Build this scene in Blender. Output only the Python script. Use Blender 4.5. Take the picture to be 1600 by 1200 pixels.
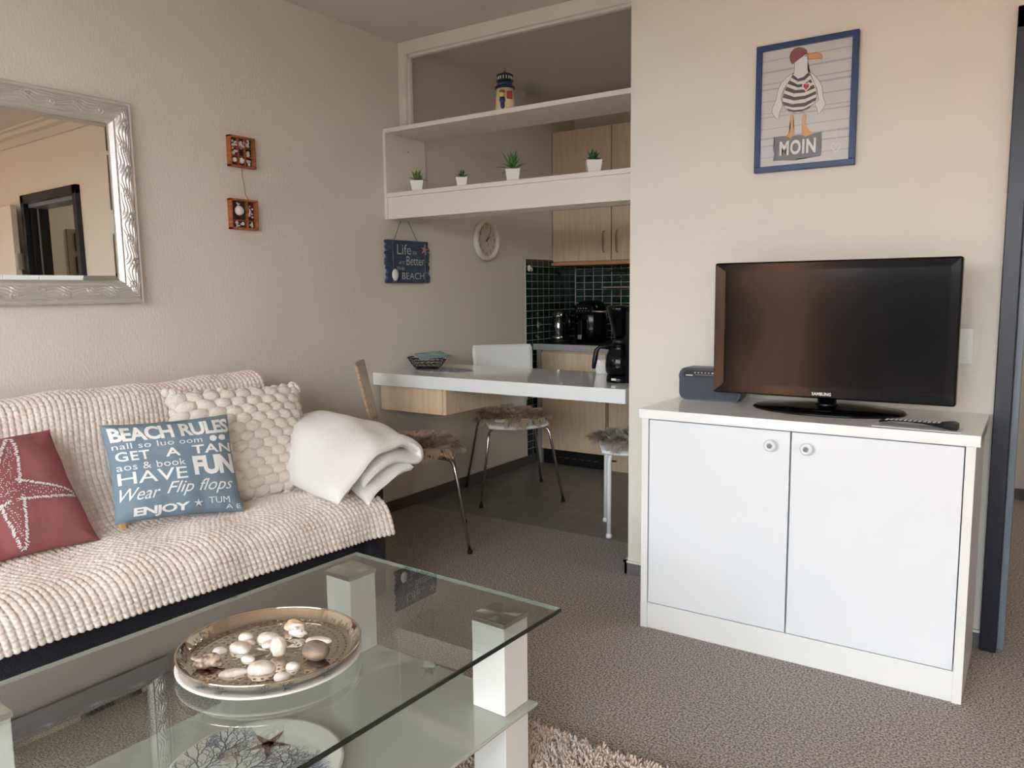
import bpy, bmesh, math, random
import numpy as np
from mathutils import Vector, Matrix, noise
for o in list(bpy.data.objects): bpy.data.objects.remove(o)
SC = bpy.context.scene
COL = SC.collection
PI = math.pi
# ------------------------------------------------------------------ camera
cam = bpy.data.cameras.new('camera'); camo = bpy.data.objects.new('camera', cam); COL.objects.link(camo)
cam.sensor_width = 36; cam.sensor_fit = 'HORIZONTAL'; cam.lens = 1225.84 * 36 / 1600; cam.clip_start = 0.02
_r = Vector((0.83041417, 0.5570264, -0.01157156)); _u = Vector((-0.05663814, 0.10506136, 0.99285157)); _f = Vector((-0.55426026, 0.82382261, -0.11879338))
camo.matrix_world = Matrix(((_r.x, _u.x, -_f.x, 2.8948), (_r.y, _u.y, -_f.y, 0), (_r.z, _u.z, -_f.z, 1.2), (0, 0, 0, 1)))
SC.camera = camo
# ------------------------------------------------------------------ world, sun, exposure
w = bpy.data.worlds.new('world'); SC.world = w; w.use_nodes = True
bg = w.node_tree.nodes['Background']; bg.inputs[0].default_value = (0.88, 0.94, 1.0, 1); bg.inputs[1].default_value = 6.5
def light(name, typ, loc, rot, **k):
    l = bpy.data.lights.new(name, typ); o = bpy.data.objects.new(name, l); COL.objects.link(o)
    o.location = loc; o.rotation_euler = rot
    for a, b in k.items(): setattr(l, a, b)
    return o
# sun high outside in front of the balcony; the slab above keeps it off the room
light('sun', 'SUN', (0, -6, 8), (math.radians(-27), 0, math.radians(12)), energy=8.0, angle=0.01, color=(1, 0.92, 0.80))
# sky portal in the balcony opening
po = light('window_portal', 'AREA', (2.35, -1.78, 1.2), (math.radians(90), 0, 0), shape='RECTANGLE', size=3.7, size_y=2.3)
po.data.cycles.is_portal = True
light('hall_fill', 'AREA', (3.5, 4.5, 2.46), (0, 0, 0), shape='DISK', size=.3, energy=3.2, color=(1, .86, .74))  # added fill under the hall ceiling, no fixture; window light alone leaves it dim
light('kitchen_fill', 'AREA', (1.5, 4.25, 2.47), (0, 0, 0), shape='DISK', size=.5, energy=1.6, color=(1, .93, .84))  # unseen fill added to lift the kitchen, stands for no known fixture
SC.view_settings.view_transform = 'Standard'; SC.view_settings.look = 'None'
SC.view_settings.gamma = 1; SC.view_settings.use_curve_mapping = False
SC.view_settings.exposure = 1.15

# ------------------------------------------------------------------ material helpers
def lin(c):
    out = []
    for v in c:
        v /= 255
        out.append(v / 12.92 if v <= .04045 else ((v + .055) / 1.055) ** 2.4)
    return (*out, 1)
def mat(name, c, rough=.5, metal=0, spec=.5, **k):
    m = bpy.data.materials.new(name); m.use_nodes = True
    b = m.node_tree.nodes['Principled BSDF']
    b.inputs['Base Color'].default_value = lin(c); b.inputs['Roughness'].default_value = rough
    b.inputs['Metallic'].default_value = metal; b.inputs['Specular IOR Level'].default_value = spec
    for a, v in k.items(): b.inputs[a.replace('_', ' ')].default_value = v
    return m
def N(m, t, **k):
    n = m.node_tree.nodes.new(t)
    for a, v in k.items():
        if a.startswith('i_'): n.inputs[a[2:].replace('_', ' ')].default_value = v
        else: setattr(n, a, v)
    return n
def L(m, a, b): m.node_tree.links.new(a, b)
def bsdf(m): return m.node_tree.nodes['Principled BSDF']
def coords(m, scale=(1, 1, 1), src='Object'):
    tc = N(m, 'ShaderNodeTexCoord'); mp = N(m, 'ShaderNodeMapping'); mp.inputs['Scale'].default_value = scale
    L(m, tc.outputs[src], mp.inputs[0]); return mp.outputs[0]
def bump(m, scale, strength, dist=.01, stretch=(1, 1, 1), detail=3, tex='ShaderNodeTexNoise', rough=.5):
    v = coords(m, stretch); t = N(m, tex); t.inputs['Scale'].default_value = scale
    if tex == 'ShaderNodeTexNoise': t.inputs['Detail'].default_value = detail; t.inputs['Roughness'].default_value = rough
    L(m, v, t.inputs['Vector'])
    b = N(m, 'ShaderNodeBump'); b.inputs['Strength'].default_value = strength; b.inputs['Distance'].default_value = dist
    L(m, t.outputs[0], b.inputs['Height']); L(m, b.outputs[0], bsdf(m).inputs['Normal']); return t
def vary(m, c1, c2, scale, stretch=(1, 1, 1), detail=4, lo=.35, hi=.65, tex=None):
    v = coords(m, stretch); t = tex or N(m, 'ShaderNodeTexNoise')
    if not tex:
        t.inputs['Scale'].default_value = scale; t.inputs['Detail'].default_value = detail; L(m, v, t.inputs['Vector'])
    r = N(m, 'ShaderNodeValToRGB'); r.color_ramp.elements[0].position = lo; r.color_ramp.elements[1].position = hi
    r.color_ramp.elements[0].color = lin(c1); r.color_ramp.elements[1].color = lin(c2)
    L(m, t.outputs[0], r.inputs[0]); L(m, r.outputs[0], bsdf(m).inputs['Base Color']); return t

M = {}
M['wall'] = mat('woodchip_wall', (230, 222, 210), .75, spec=.3); bump(M['wall'], 115, .42, .005, (1, 1, .5), 4, rough=.6)
M['wall2'] = mat('smooth_wall', (233, 227, 216), .75, spec=.3); bump(M['wall2'], 60, .25, .004)
M['ceil'] = mat('ceiling_paint', (225, 217, 206), .85, spec=.2); bump(M['ceil'], 60, .25, .004)
M['carpet'] = mat('carpet', (140, 130, 126), .95, spec=.1); bump(M['carpet'], 240, .8, .008, detail=2); vary(M['carpet'], (118, 111, 107), (206, 198, 192), 170, detail=1, lo=.34, hi=.66)
M['lino'] = mat('linoleum', (122, 118, 113), .38, spec=.4); vary(M['lino'], (116, 112, 107), (130, 126, 121), 12)
M['white'] = mat('white_laminate', (240, 240, 238), .22, spec=.5)
M['cream'] = mat('cream_white_board', (238, 232, 222), .35)
M['wfront'] = mat('white_front', (234, 238, 242), .35, spec=.4)
M['gloss'] = mat('glossy_white_worktop', (246, 247, 247), .07, spec=.6)
M['grey_edge'] = mat('worktop_grey', (176, 176, 174), .35)
M['darktop'] = mat('worktop_dark', (40, 40, 42), .3)
M['maple'] = mat('maple_laminate', (222, 190, 160), .4); vary(M['maple'], (226, 198, 164), (238, 214, 184), 9, (6, 6, .5), 6)
M['maple_trim'] = mat('maple_trim', (205, 150, 112), .45)
M['ply'] = mat('plywood_edge', (205, 170, 130), .4); vary(M['ply'], (170, 128, 88), (215, 182, 142), 20, (1, 1, 12))
M['plyface'] = mat('plywood_face', (208, 190, 165), .35); vary(M['plyface'], (206, 190, 166), (222, 208, 188), 14, (4, 4, .6))
M['chrome'] = mat('chrome', (200, 198, 196), .16, 1)
M['nickel'] = mat('brushed_nickel', (160, 148, 134), .32, 1)
M['steel'] = mat('steel', (210, 208, 205), .15, 1)
M['rubber'] = mat('black_rubber', (18, 18, 18), .6)
M['black'] = mat('black_gloss_plastic', (9, 9, 12), .12, spec=.25)
M['blackm'] = mat('black_matt_plastic', (16, 16, 18), .45)
M['screen'] = mat('tv_screen', (10, 8, 8), .12, spec=.18); 
M['navy'] = mat('navy_door_paint', (26, 30, 44), .35)
M['alu'] = mat('door_rebate_grey', (120, 130, 142), .35)
M['blackdoor'] = mat('black_door_paint', (14, 14, 16), .4)
M['greybb'] = mat('grey_skirting', (98, 90, 86), .5)
M['bluebb'] = mat('carpet_skirting', (120, 116, 118), .95); bump(M['bluebb'], 250, .8, .006)
M['bluefr'] = mat('blue_frame', (24, 58, 108), .35)
M['sofa'] = mat('anthracite_fabric', (48, 47, 54), .95, spec=.15); bump(M['sofa'], 500, .8, .004); vary(M['sofa'], (34, 33, 38), (66, 65, 73), 420, detail=1)
M['waffle'] = mat('waffle_fleece', (238, 220, 208), .95, spec=.12, Sheen_Weight=.3); bump(M['waffle'], 300, .4, .003); vary(M['waffle'], (234, 216, 204), (246, 234, 225), 26, detail=4, lo=.3, hi=.6)
M['knit'] = mat('chunky_yarn', (240, 231, 217), .95, spec=.1, Sheen_Weight=.4); bump(M['knit'], 260, .8, .004)
M['fleece'] = mat('white_fleece', (244, 241, 237), .95, spec=.1, Sheen_Weight=.4); bump(M['fleece'], 180, .5, .004)
M['rose'] = mat('dusty_rose_cotton', (160, 100, 98), .8, spec=.2); bump(M['rose'], 9, .35, .03)
M['bluecot'] = mat('slate_blue_cotton', (126, 146, 160), .8, spec=.2); bump(M['bluecot'], 10, .4, .03)
M['print'] = mat('white_print', (244, 242, 240), .75)
M['cap'] = mat('brushed_cap', (200, 196, 186), .38, 1, Anisotropic=1.0)
tg = N(M['cap'], 'ShaderNodeTangent', direction_type='RADIAL', axis='Z'); L(M['cap'], tg.outputs[0], bsdf(M['cap']).inputs['Tangent'])
M['capedge'] = mat('cap_side_metal', (165, 166, 166), .3, 1)
M['legwhite'] = mat('white_leg', (240, 240, 238), .3)
M['silver'] = mat('silver_frame', (224, 221, 218), .38, .62); 
M['mirror'] = mat('mirror_silver', (236, 234, 226), .0, 1)
M['tray'] = mat('polished_tray', (205, 196, 182), .06, 1)
M['plate'] = mat('plate_white', (232, 230, 224), .25)
M['coralblue'] = mat('plate_coral_blue', (62, 94, 128), .3)
M['starbrown'] = mat('plate_star_taupe', (132, 116, 112), .3)
M['plsand'] = mat('plate_sand', (214, 200, 184), .3)
M['shell'] = mat('shell', (238, 222, 208), .45); vary(M['shell'], (222, 196, 180), (246, 238, 230), 60, lo=.3, hi=.6)
M['shellw'] = mat('shell_white', (244, 238, 232), .45)
M['shellb'] = mat('shell_brown', (160, 130, 108), .5); vary(M['shellb'], (110, 84, 68), (214, 190, 170), 90)
M['oyster'] = mat('oyster', (238, 216, 190), .4); vary(M['oyster'], (226, 176, 118), (246, 238, 230), 40)
M['pebble'] = mat('pebble', (120, 112, 106), .55); vary(M['pebble'], (92, 88, 86), (168, 140, 118), 16, (1, 1, 4))
M['redwood'] = mat('reddish_wood', (176, 98, 58), .4); vary(M['redwood'], (150, 80, 46), (190, 112, 70), 18, (1, 1, 8))
M['brownin'] = mat('dark_box_lining', (70, 46, 32), .7)
M['twine'] = mat('twine', (150, 130, 98), .9)
M['signblue'] = mat('sign_blue_wood', (62, 78, 102), .8); vary(M['signblue'], (50, 64, 88), (78, 94, 118), 26, (1, 1, 8))
M['signink'] = mat('sign_lettering', (206, 206, 204), .7)
M['starpink'] = mat('starfish_pink', (196, 150, 142), .7)
M['clockw'] = mat('clock_ivory', (234, 226, 206), .35)
M['clockf'] = mat('clock_face', (214, 204, 194), .5)
M['ink'] = mat('clock_ink', (34, 28, 28), .5)
M['pot'] = mat('white_pot', (242, 240, 238), .18)
M['leafA'] = mat('leaf_olive', (116, 142, 74), .5); M['leafB'] = mat('leaf_green', (74, 124, 66), .5); M['leafC'] = mat('leaf_bright', (84, 138, 60), .5); M['leafD'] = mat('leaf_dark', (58, 104, 62), .5)
M['soil'] = mat('soil', (50, 40, 32), .9)
M['lhcream'] = mat('lighthouse_cream', (238, 218, 178), .4); M['lhblue'] = mat('lighthouse_blue', (36, 58, 96), .35); M['lhdark'] = mat('lighthouse_dark', (28, 26, 40), .35); M['lhred'] = mat('lighthouse_red', (170, 30, 34), .4)
M['lhskin'] = mat('figurine_skin', (232, 190, 110), .5); M['lhhat'] = mat('figurine_hat', (110, 104, 72), .5)
M['paper'] = mat('paper_white', (226, 230, 236), .4)
M['leaflet'] = mat('leaflet_blue', (112, 162, 184), .4); vary(M['leaflet'], (84, 140, 168), (170, 200, 206), 14)
M['placemat'] = mat('placemat_grey', (170, 172, 180), .7); vary(M['placemat'], (86, 92, 116), (214, 214, 216), 70)
M['fur'] = mat('taupe_fur', (206, 184, 162), .8, spec=.2); M['furg'] = mat('grey_fur', (204, 192, 182), .8, spec=.2)
M['rug'] = mat('rug_shag', (222, 204, 190), .95, spec=.1)
M['radio'] = mat('radio_shell', (62, 70, 82), .35); M['grille'] = mat('radio_grille', (84, 90, 100), .8); bump(M['grille'], 900, .9, .003)
M['key'] = mat('remote_keys', (176, 180, 190), .5)
M['seam'] = mat('shadow_gap', (120, 116, 110), .7)
M['picbg'] = mat('print_paper', (216, 212, 212), .25); M['picline'] = mat('print_grey_blue', (176, 182, 196), .25); M['picw'] = mat('print_white', (238, 234, 232), .25)
M['picred'] = mat('print_red', (150, 72, 76), .25); M['picor'] = mat('print_orange', (228, 166, 104), .25); M['picdk'] = mat('print_charcoal', (70, 68, 78), .25); M['picheart'] = mat('print_heart', (196, 60, 66), .25); M['picboard'] = mat('print_board', (104, 104, 112), .25)
M['terra'] = mat('terracotta_tiles', (214, 184, 156), .8); M['orange'] = mat('orange_plaster', (214, 150, 112), .8); M['balrail'] = mat('rail_grey', (120, 122, 126), .5); M['roofdark'] = mat('roof_dark', (110, 84, 76), .8)
M['slate'] = mat('slate_grey_render', (74, 68, 66), .9)
M['photo'] = mat('seaside_photo', (88, 130, 160), .3); vary(M['photo'], (52, 86, 116), (150, 176, 190), 6, (1, 1, 2)); M['photo2'] = mat('dusk_photo', (92, 60, 54), .3); vary(M['photo2'], (54, 38, 40), (136, 96, 80), 6, (1, 1, 2)); M['panel'] = mat('olive_panel', (150, 142, 118), .7)
M['yellow'] = mat('care_label', (236, 190, 120), .7)
# tiles
def tile_mat(name, c):
    m = mat(name, c, .08, spec=.6)
    return m
M['tileg'] = mat('green_tile', (20, 50, 38), .08, spec=.6); vary(M['tileg'], (10, 26, 20), (24, 62, 46), 16, detail=1)
M['grout'] = mat('grout', (196, 196, 188), .8)
# clear glass without refraction offset: fresnel mix of transparent and glossy
def thin_glass(name, tint, body=None, bodyfac=0.0, rough=0.0, ior=1.5, gain=1.0):
    m = bpy.data.materials.new(name); m.use_nodes = True; nt = m.node_tree; nt.nodes.clear()
    out = nt.nodes.new('ShaderNodeOutputMaterial'); tr = nt.nodes.new('ShaderNodeBsdfTransparent'); tr.inputs[0].default_value = tint
    gl = nt.nodes.new('ShaderNodeBsdfGlossy'); gl.inputs['Roughness'].default_value = rough; gl.inputs['Color'].default_value = (1, 1, 1, 1)
    fr = nt.nodes.new('ShaderNodeFresnel'); fr.inputs[0].default_value = ior
    geo = nt.nodes.new('ShaderNodeNewGeometry')
    inv = nt.nodes.new('ShaderNodeMath'); inv.operation = 'SUBTRACT'; inv.inputs[0].default_value = 1; nt.links.new(geo.outputs['Backfacing'], inv.inputs[1])
    bf = nt.nodes.new('ShaderNodeMath'); bf.operation = 'MULTIPLY'; bf.inputs[0].default_value = gain; nt.links.new(inv.outputs[0], bf.inputs[1])
    mul = nt.nodes.new('ShaderNodeMath'); mul.operation = 'MULTIPLY'; mul.use_clamp = True; nt.links.new(fr.outputs[0], mul.inputs[0]); nt.links.new(bf.outputs[0], mul.inputs[1])
    mx = nt.nodes.new('ShaderNodeMixShader'); nt.links.new(mul.outputs[0], mx.inputs[0])
    first = tr.outputs[0]
    if body:
        d = nt.nodes.new('ShaderNodeBsdfDiffuse'); d.inputs[0].default_value = lin(body)
        m2 = nt.nodes.new('ShaderNodeMixShader'); m2.inputs[0].default_value = bodyfac
        nt.links.new(tr.outputs[0], m2.inputs[1]); nt.links.new(d.outputs[0], m2.inputs[2]); first = m2.outputs[0]
    nt.links.new(first, mx.inputs[1]); nt.links.new(gl.outputs[0], mx.inputs[2]); nt.links.new(mx.outputs[0], out.inputs[0])
    return m
M['glass'] = thin_glass('clear_glass', (.90, .93, .91, 1), gain=2.2)
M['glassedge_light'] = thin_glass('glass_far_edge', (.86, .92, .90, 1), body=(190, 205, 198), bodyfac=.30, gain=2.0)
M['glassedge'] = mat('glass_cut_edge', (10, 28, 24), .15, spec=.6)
M['frost'] = thin_glass('frosted_glass', (.80, .85, .82, 1), body=(206, 211, 200), bodyfac=.62, rough=.03, gain=1.6)
M['pane'] = thin_glass('window_pane', (.97, .98, .98, 1), gain=1.6)
M['jug'] = thin_glass('kettle_glass', (.55, .57, .55, 1), gain=2.5)

# ------------------------------------------------------------------ object helpers
def link(name, me, m, parent=None, smooth=False):
    o = bpy.data.objects.new(name, me); COL.objects.link(o)
    for mm in (m if isinstance(m, (list, tuple)) else [m]): me.materials.append(M[mm])
    if parent is not None: o.parent = parent
    if smooth: me.polygons.foreach_set('use_smooth', [True] * len(me.polygons))
    return o
def thing(name, label, cat, loc=(0, 0, 0), rz=0, group=None):
    o = bpy.data.objects.new(name, None); COL.objects.link(o); o.location = loc; o.rotation_euler = (0, 0, rz)
    o.empty_display_size = .05
    return tag(o, label, cat, group)
def tag(o, label, cat, group=None):
    o['label'] = label; o['category'] = cat
    if group: o['group'] = group
    return o
def struct(o): o['kind'] = 'structure'; return o
class B:
    """collects shapes for ONE mesh"""
    def __init__(s): s.bm = bmesh.new(); s.mi = 0
    def _set(s, fs):
        for f in fs: f.material_index = s.mi
    def box(s, x0, x1, y0, y1, z0, z1, bev=0, seg=2, mtx=None):
        vs = [s.bm.verts.new((x, y, z)) for x in (x0, x1) for y in (y0, y1) for z in (z0, z1)]
        fs = [s.bm.faces.new([vs[i] for i in q]) for q in ((0, 1, 3, 2), (4, 6, 7, 5), (0, 4, 5, 1), (2, 3, 7, 6), (0, 2, 6, 4), (1, 5, 7, 3))]
        s._set(fs)
        if mtx is not None: bmesh.ops.transform(s.bm, matrix=mtx, verts=vs)
        if bev:
            es = list({e for f in fs for e in f.edges})
            r = bmesh.ops.bevel(s.bm, geom=es, offset=bev, segments=seg, affect='EDGES', profile=.5)
            s._set(r['faces'])
        return s
    def tube(s, pts, r, n=8, closed=False, cap=True):
        pts = [Vector(p) for p in pts]; k = len(pts); rings = []
        rr = r if isinstance(r, (list, tuple)) else [r] * k
        up = None
        for i, p in enumerate(pts):
            a = pts[(i - 1) % k] if (closed or i) else p; b = pts[(i + 1) % k] if (closed or i < k - 1) else p
            t = (b - a).normalized()
            if up is None: up = Vector((0, 0, 1)) if abs(t.z) < .9 else Vector((1, 0, 0))
            x = t.cross(up).normalized(); y = x.cross(t).normalized(); up = y
            rings.append([s.bm.verts.new(p + x * rr[i] * math.cos(2 * PI * j / n) + y * rr[i] * math.sin(2 * PI * j / n)) for j in range(n)])
        fs = []
        for i in range(k if closed else k - 1):
            A, C = rings[i], rings[(i + 1) % k]
            for j in range(n): fs.append(s.bm.faces.new((A[j], A[(j + 1) % n], C[(j + 1) % n], C[j])))
        if cap and not closed:
            fs.append(s.bm.faces.new(rings[0][::-1])); fs.append(s.bm.faces.new(rings[-1]))
        s._set(fs)
        for f in fs: f.smooth = True
        return s
    def lathe(s, prof, c=(0, 0, 0), n=32, axis='z', sx=1, sy=1):
        rings = []; c = Vector(c)
        for r, h in prof:
            ring = []
            for j in range(n if r > 1e-6 else 1):
                a = 2 * PI * j / n; x, y = r * math.cos(a) * sx, r * math.sin(a) * sy
                p = {'z': (x, y, h), 'x': (h, x, y), 'y': (x, -h, y)}[axis]
                ring.append(s.bm.verts.new(c + Vector(p)))
            rings.append(ring)
        fs = []
        for A, C in zip(rings, rings[1:]):
            for j in range(n):
                a0, a1 = A[j % len(A)], A[(j + 1) % len(A)]; b0, b1 = C[j % len(C)], C[(j + 1) % len(C)]
                q = []
                for v in (a0, a1, b1, b0):
                    if v not in q: q.append(v)
                if len(q) > 2: fs.append(s.bm.faces.new(q))
        s._set(fs)
        for f in fs: f.smooth = True
        return s
    def poly(s, pts3, th=None, nrm=None):
        """prism: polygon (3d points) pushed back by th along -nrm"""
        vs = [s.bm.verts.new(p) for p in pts3]; fs = [s.bm.faces.new(vs)]
        if th:
            n = Vector(nrm); ws = [s.bm.verts.new(Vector(p) - n * th) for p in pts3]
            fs.append(s.bm.faces.new(ws[::-1])); k = len(vs)
            for i in range(k): fs.append(s.bm.faces.new((vs[(i + 1) % k], vs[i], ws[i], ws[(i + 1) % k])))
        s._set(fs); return s
    def ball(s, c, r, sc=(1, 1, 1), n=12, m=8, mtx=None):
        prof = [(math.sin(PI * i / m), -math.cos(PI * i / m)) for i in range(m + 1)]
        k = len(s.bm.verts); s.bm.verts.ensure_lookup_table()
        old = set(s.bm.verts)
        s.lathe([(max(a, 0) if 1e-9 < a else 0, h) for a, h in prof], n=n)
        vs = [v for v in s.bm.verts if v not in old]
        T = Matrix.Translation(c) @ (mtx or Matrix()) @ Matrix.Diagonal((r * sc[0], r * sc[1], r * sc[2], 1))
        bmesh.ops.transform(s.bm, matrix=T, verts=vs); return s
    def done(s, name, m, parent=None, smooth=False, recalc=True):
        if recalc: bmesh.ops.recalc_face_normals(s.bm, faces=s.bm.faces)
        me = bpy.data.meshes.new(name); s.bm.to_mesh(me); s.bm.free()
        o = link(name, me, m, parent)
        if smooth: me.polygons.foreach_set('use_smooth', [True] * len(me.polygons))
        return o
def grid_mesh(name, P, m, parent=None, closeu=False, smooth=True, flip=False):
    """P: array (nu, nv, 3)"""
    nu, nv = P.shape[:2]; me = bpy.data.meshes.new(name)
    i = np.arange(nu if closeu else nu - 1)[:, None]; j = np.arange(nv - 1)[None, :]
    a = i * nv + j; b = ((i + 1) % nu) * nv + j
    q = np.stack([a, b, b + 1, a + 1], -1).reshape(-1, 4)
    if flip: q = q[:, ::-1]
    me.vertices.add(nu * nv); me.vertices.foreach_set('co', P.reshape(-1).astype(np.float32))
    me.loops.add(q.size); me.loops.foreach_set('vertex_index', q.reshape(-1).astype(np.int32))
    me.polygons.add(len(q)); me.polygons.foreach_set('loop_start', np.arange(0, q.size, 4, dtype=np.int32)); me.polygons.foreach_set('loop_total', np.full(len(q), 4, np.int32))
    me.update(calc_edges=True); me.validate()
    return link(name, me, m, parent, smooth)
def soup(name, V, F, m, parent=None, smooth=False):
    me = bpy.data.meshes.new(name); F = np.asarray(F, np.int32); k = F.shape[1]
    me.vertices.add(len(V)); me.vertices.foreach_set('co', np.asarray(V, np.float32).reshape(-1))
    me.loops.add(F.size); me.loops.foreach_set('vertex_index', F.reshape(-1))
    me.polygons.add(len(F)); me.polygons.foreach_set('loop_start', np.arange(0, F.size, k, dtype=np.int32)); me.polygons.foreach_set('loop_total', np.full(len(F), k, np.int32))
    me.update(calc_edges=True)
    return link(name, me, m, parent, smooth)
def catmull(P, n):
    P = np.array(P, float); P = np.vstack([2 * P[0] - P[1], P, 2 * P[-1] - P[-2]]); k = len(P) - 3
    out = []
    for t in np.linspace(0, k, n):
        i = min(int(t), k - 1); f = t - i; a, b, c, d = P[i:i + 4]
        out.append(.5 * ((2 * b) + (-a + c) * f + (2 * a - 5 * b + 4 * c - d) * f * f + (-a + 3 * b - 3 * c + d) * f ** 3))
    return np.array(out)
def resample(P, n):
    P = np.array(P); d = np.r_[0, np.cumsum(np.linalg.norm(np.diff(P, axis=0), axis=1))]
    t = np.linspace(0, d[-1], n); return np.stack([np.interp(t, d, P[:, i]) for i in range(P.shape[1])], 1), d[-1]
_tc = {}
def text2d(s, bold=0.0, spacing=1.0, shear=0.0, res=3):
    """2d verts (unit box 0..1 x 0..1) and faces for a string in the built-in font"""
    key = (s, bold, spacing, shear)
    if key in _tc: return _tc[key]
    c = bpy.data.curves.new('t', 'FONT'); c.body = s; c.offset = bold; c.space_character = spacing; c.shear = shear; c.resolution_u = res
    o = bpy.data.objects.new('t', c); COL.objects.link(o); bpy.context.view_layer.update()
    dg = bpy.context.evaluated_depsgraph_get(); me = bpy.data.meshes.new_from_object(o.evaluated_get(dg))
    bpy.data.objects.remove(o); bpy.data.curves.remove(c)
    V = np.array([v.co[:2] for v in me.vertices]); F = [tuple(p.vertices) for p in me.polygons]; bpy.data.meshes.remove(me)
    lo, hi = V.min(0), V.max(0); V = (V - lo) / (hi - lo); _tc[key] = (V, F); return V, F
def lettering(name, items, m, parent, place, maxedge=None):
    """items: (string, u0, v0, u1, v1, bold, shear[, spacing]); place(u, v) -> 3d point"""
    bm = bmesh.new()
    for it in items:
        V, F = text2d(it[0], it[5], it[7] if len(it) > 7 else 1.0, it[6]) if isinstance(it[0], str) else it[0]
        u0, v0, u1, v1 = it[1:5]
        vs = [bm.verts.new((u0 + (u1 - u0) * x, v0 + (v1 - v0) * y, 0)) for x, y in V]
        for f in F:
            try: bm.faces.new([vs[i] for i in f])
            except ValueError: pass
    if maxedge:
        for _ in range(5):
            es = [e for e in bm.edges if e.calc_length() > maxedge]
            if not es: break
            bmesh.ops.subdivide_edges(bm, edges=es, cuts=1)
        bmesh.ops.triangulate(bm, faces=bm.faces)
    for v in bm.verts: v.co = Vector(place(v.co.x, v.co.y))
    me = bpy.data.meshes.new(name); bm.to_mesh(me); bm.free(); return link(name, me, m, parent)
def stroke2d(paths, w):
    """turn polylines into (V, F) ribbons"""
    V = []; F = []
    for P in paths:
        P = np.array(P, float)
        for i, p in enumerate(P):
            t = P[min(i + 1, len(P) - 1)] - P[max(i - 1, 0)]; t = t / (np.linalg.norm(t) + 1e-9); n = np.array([-t[1], t[0]])
            V += [p + n * w / 2, p - n * w / 2]
            if i: k = len(V); F.append((k - 4, k - 3, k - 1, k - 2))
    return np.array(V), F
def rng(s): return np.random.RandomState(s)

# ================================================================== SETTING
def sbox(name, x0, x1, y0, y1, z0, z1, m, bev=0): return struct(B().box(x0, x1, y0, y1, z0, z1, bev).done(name, m))
sbox('floor', -.1, 5.0, -1.85, 3.30, -.06, 0, 'carpet')
fk = sbox('floor_kitchen', -.1, 2.76, 3.30, 5.3, -.06, 0, 'lino')
sbox('floor_hall', 2.76, 5.0, 3.30, 5.3, -.06, 0, 'carpet')
sbox('ceiling', -.1, 5.0, -2.9, 5.3, 2.5, 2.62, 'ceil')
sbox('wall_left', -.12, 0, -1.85, 5.3, 0, 2.5, 'wall')
sbox('wall_back', -.12, 5.0, 5.156, 5.3, 0, 2.5, 'wall')
sbox('wall_right', 4.9, 5.0, -1.85, 5.3, 0, 2.5, 'wall2')
b = B(); b.box(1.5, 2.80, 2.94, 3.06, 0, 2.5); b.box(2.80, 3.60, 2.94, 3.06, 2.0, 2.5); b.box(3.60, 4.9, 2.94, 3.06, 0, 2.5); b.box(1.5, 1.62, 3.06, 3.46, 0, 2.5)
struct(b.done('wall_front', 'wall2'))
sbox('wall_kitchen', 2.68, 2.76, 3.06, 5.156, 0, 2.5, 'wall2')
sbox('wall_hall', 4.2, 4.3, 3.06, 5.156, 0, 2.5, 'wall2')
b = B(); b.box(0, .5, -1.85, -1.73, 0, 2.5); b.box(4.2, 4.9, -1.85, -1.73, 0, 2.5); b.box(.5, 4.2, -1.85, -1.73, 2.3, 2.5)
struct(b.done('wall_window', 'wall2'))
# skirting
b = B(); b.box(0, .012, -1.73, 5.156, 0, .062, .002); struct(b.done('baseboard_left', 'greybb'))
b = B(); b.box(1.488, 2.795, 2.93, 2.94, 0, .05); b.box(1.488, 1.5, 2.93, 3.46, 0, .05); b.box(3.62, 4.9, 2.93, 2.94, 0, .05)
bb = struct(b.done('baseboard_front', 'bluebb'))
B().box(1.484, 2.795, 2.925, 2.94, .05, .058).box(1.484, 1.5, 2.925, 3.46, .05, .058).done('baseboard_cap', 'cream', bb)
b = B(); b.box(1.5, 4.9, 2.915, 2.94, 2.40, 2.5, .003); b.box(1.5, 4.9, 2.86, 2.94, 2.455, 2.5, .004); b.box(1.5, 4.9, 2.82, 2.94, 2.485, 2.5, .003)
struct(b.done('trim_1', 'ceil'))
# balcony window
wd = struct(B().box(.5, 4.2, -1.82, -1.76, 0, .06, .004).box(.5, 4.2, -1.82, -1.76, 2.24, 2.3, .004).box(.5, .57, -1.82, -1.76, 0, 2.3, .004).box(4.13, 4.2, -1.82, -1.76, 0, 2.3, .004).box(1.72, 1.80, -1.82, -1.76, 0, 2.3, .004).box(2.95, 3.03, -1.82, -1.76, 0, 2.3, .004).done('window_1', 'white'))
for x0, x1 in ((.57, 1.72), (1.80, 2.95), (3.03, 4.13)): B().box(x0, x1, -1.795, -1.79, .06, 2.24).done('pane', 'pane', wd)
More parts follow.
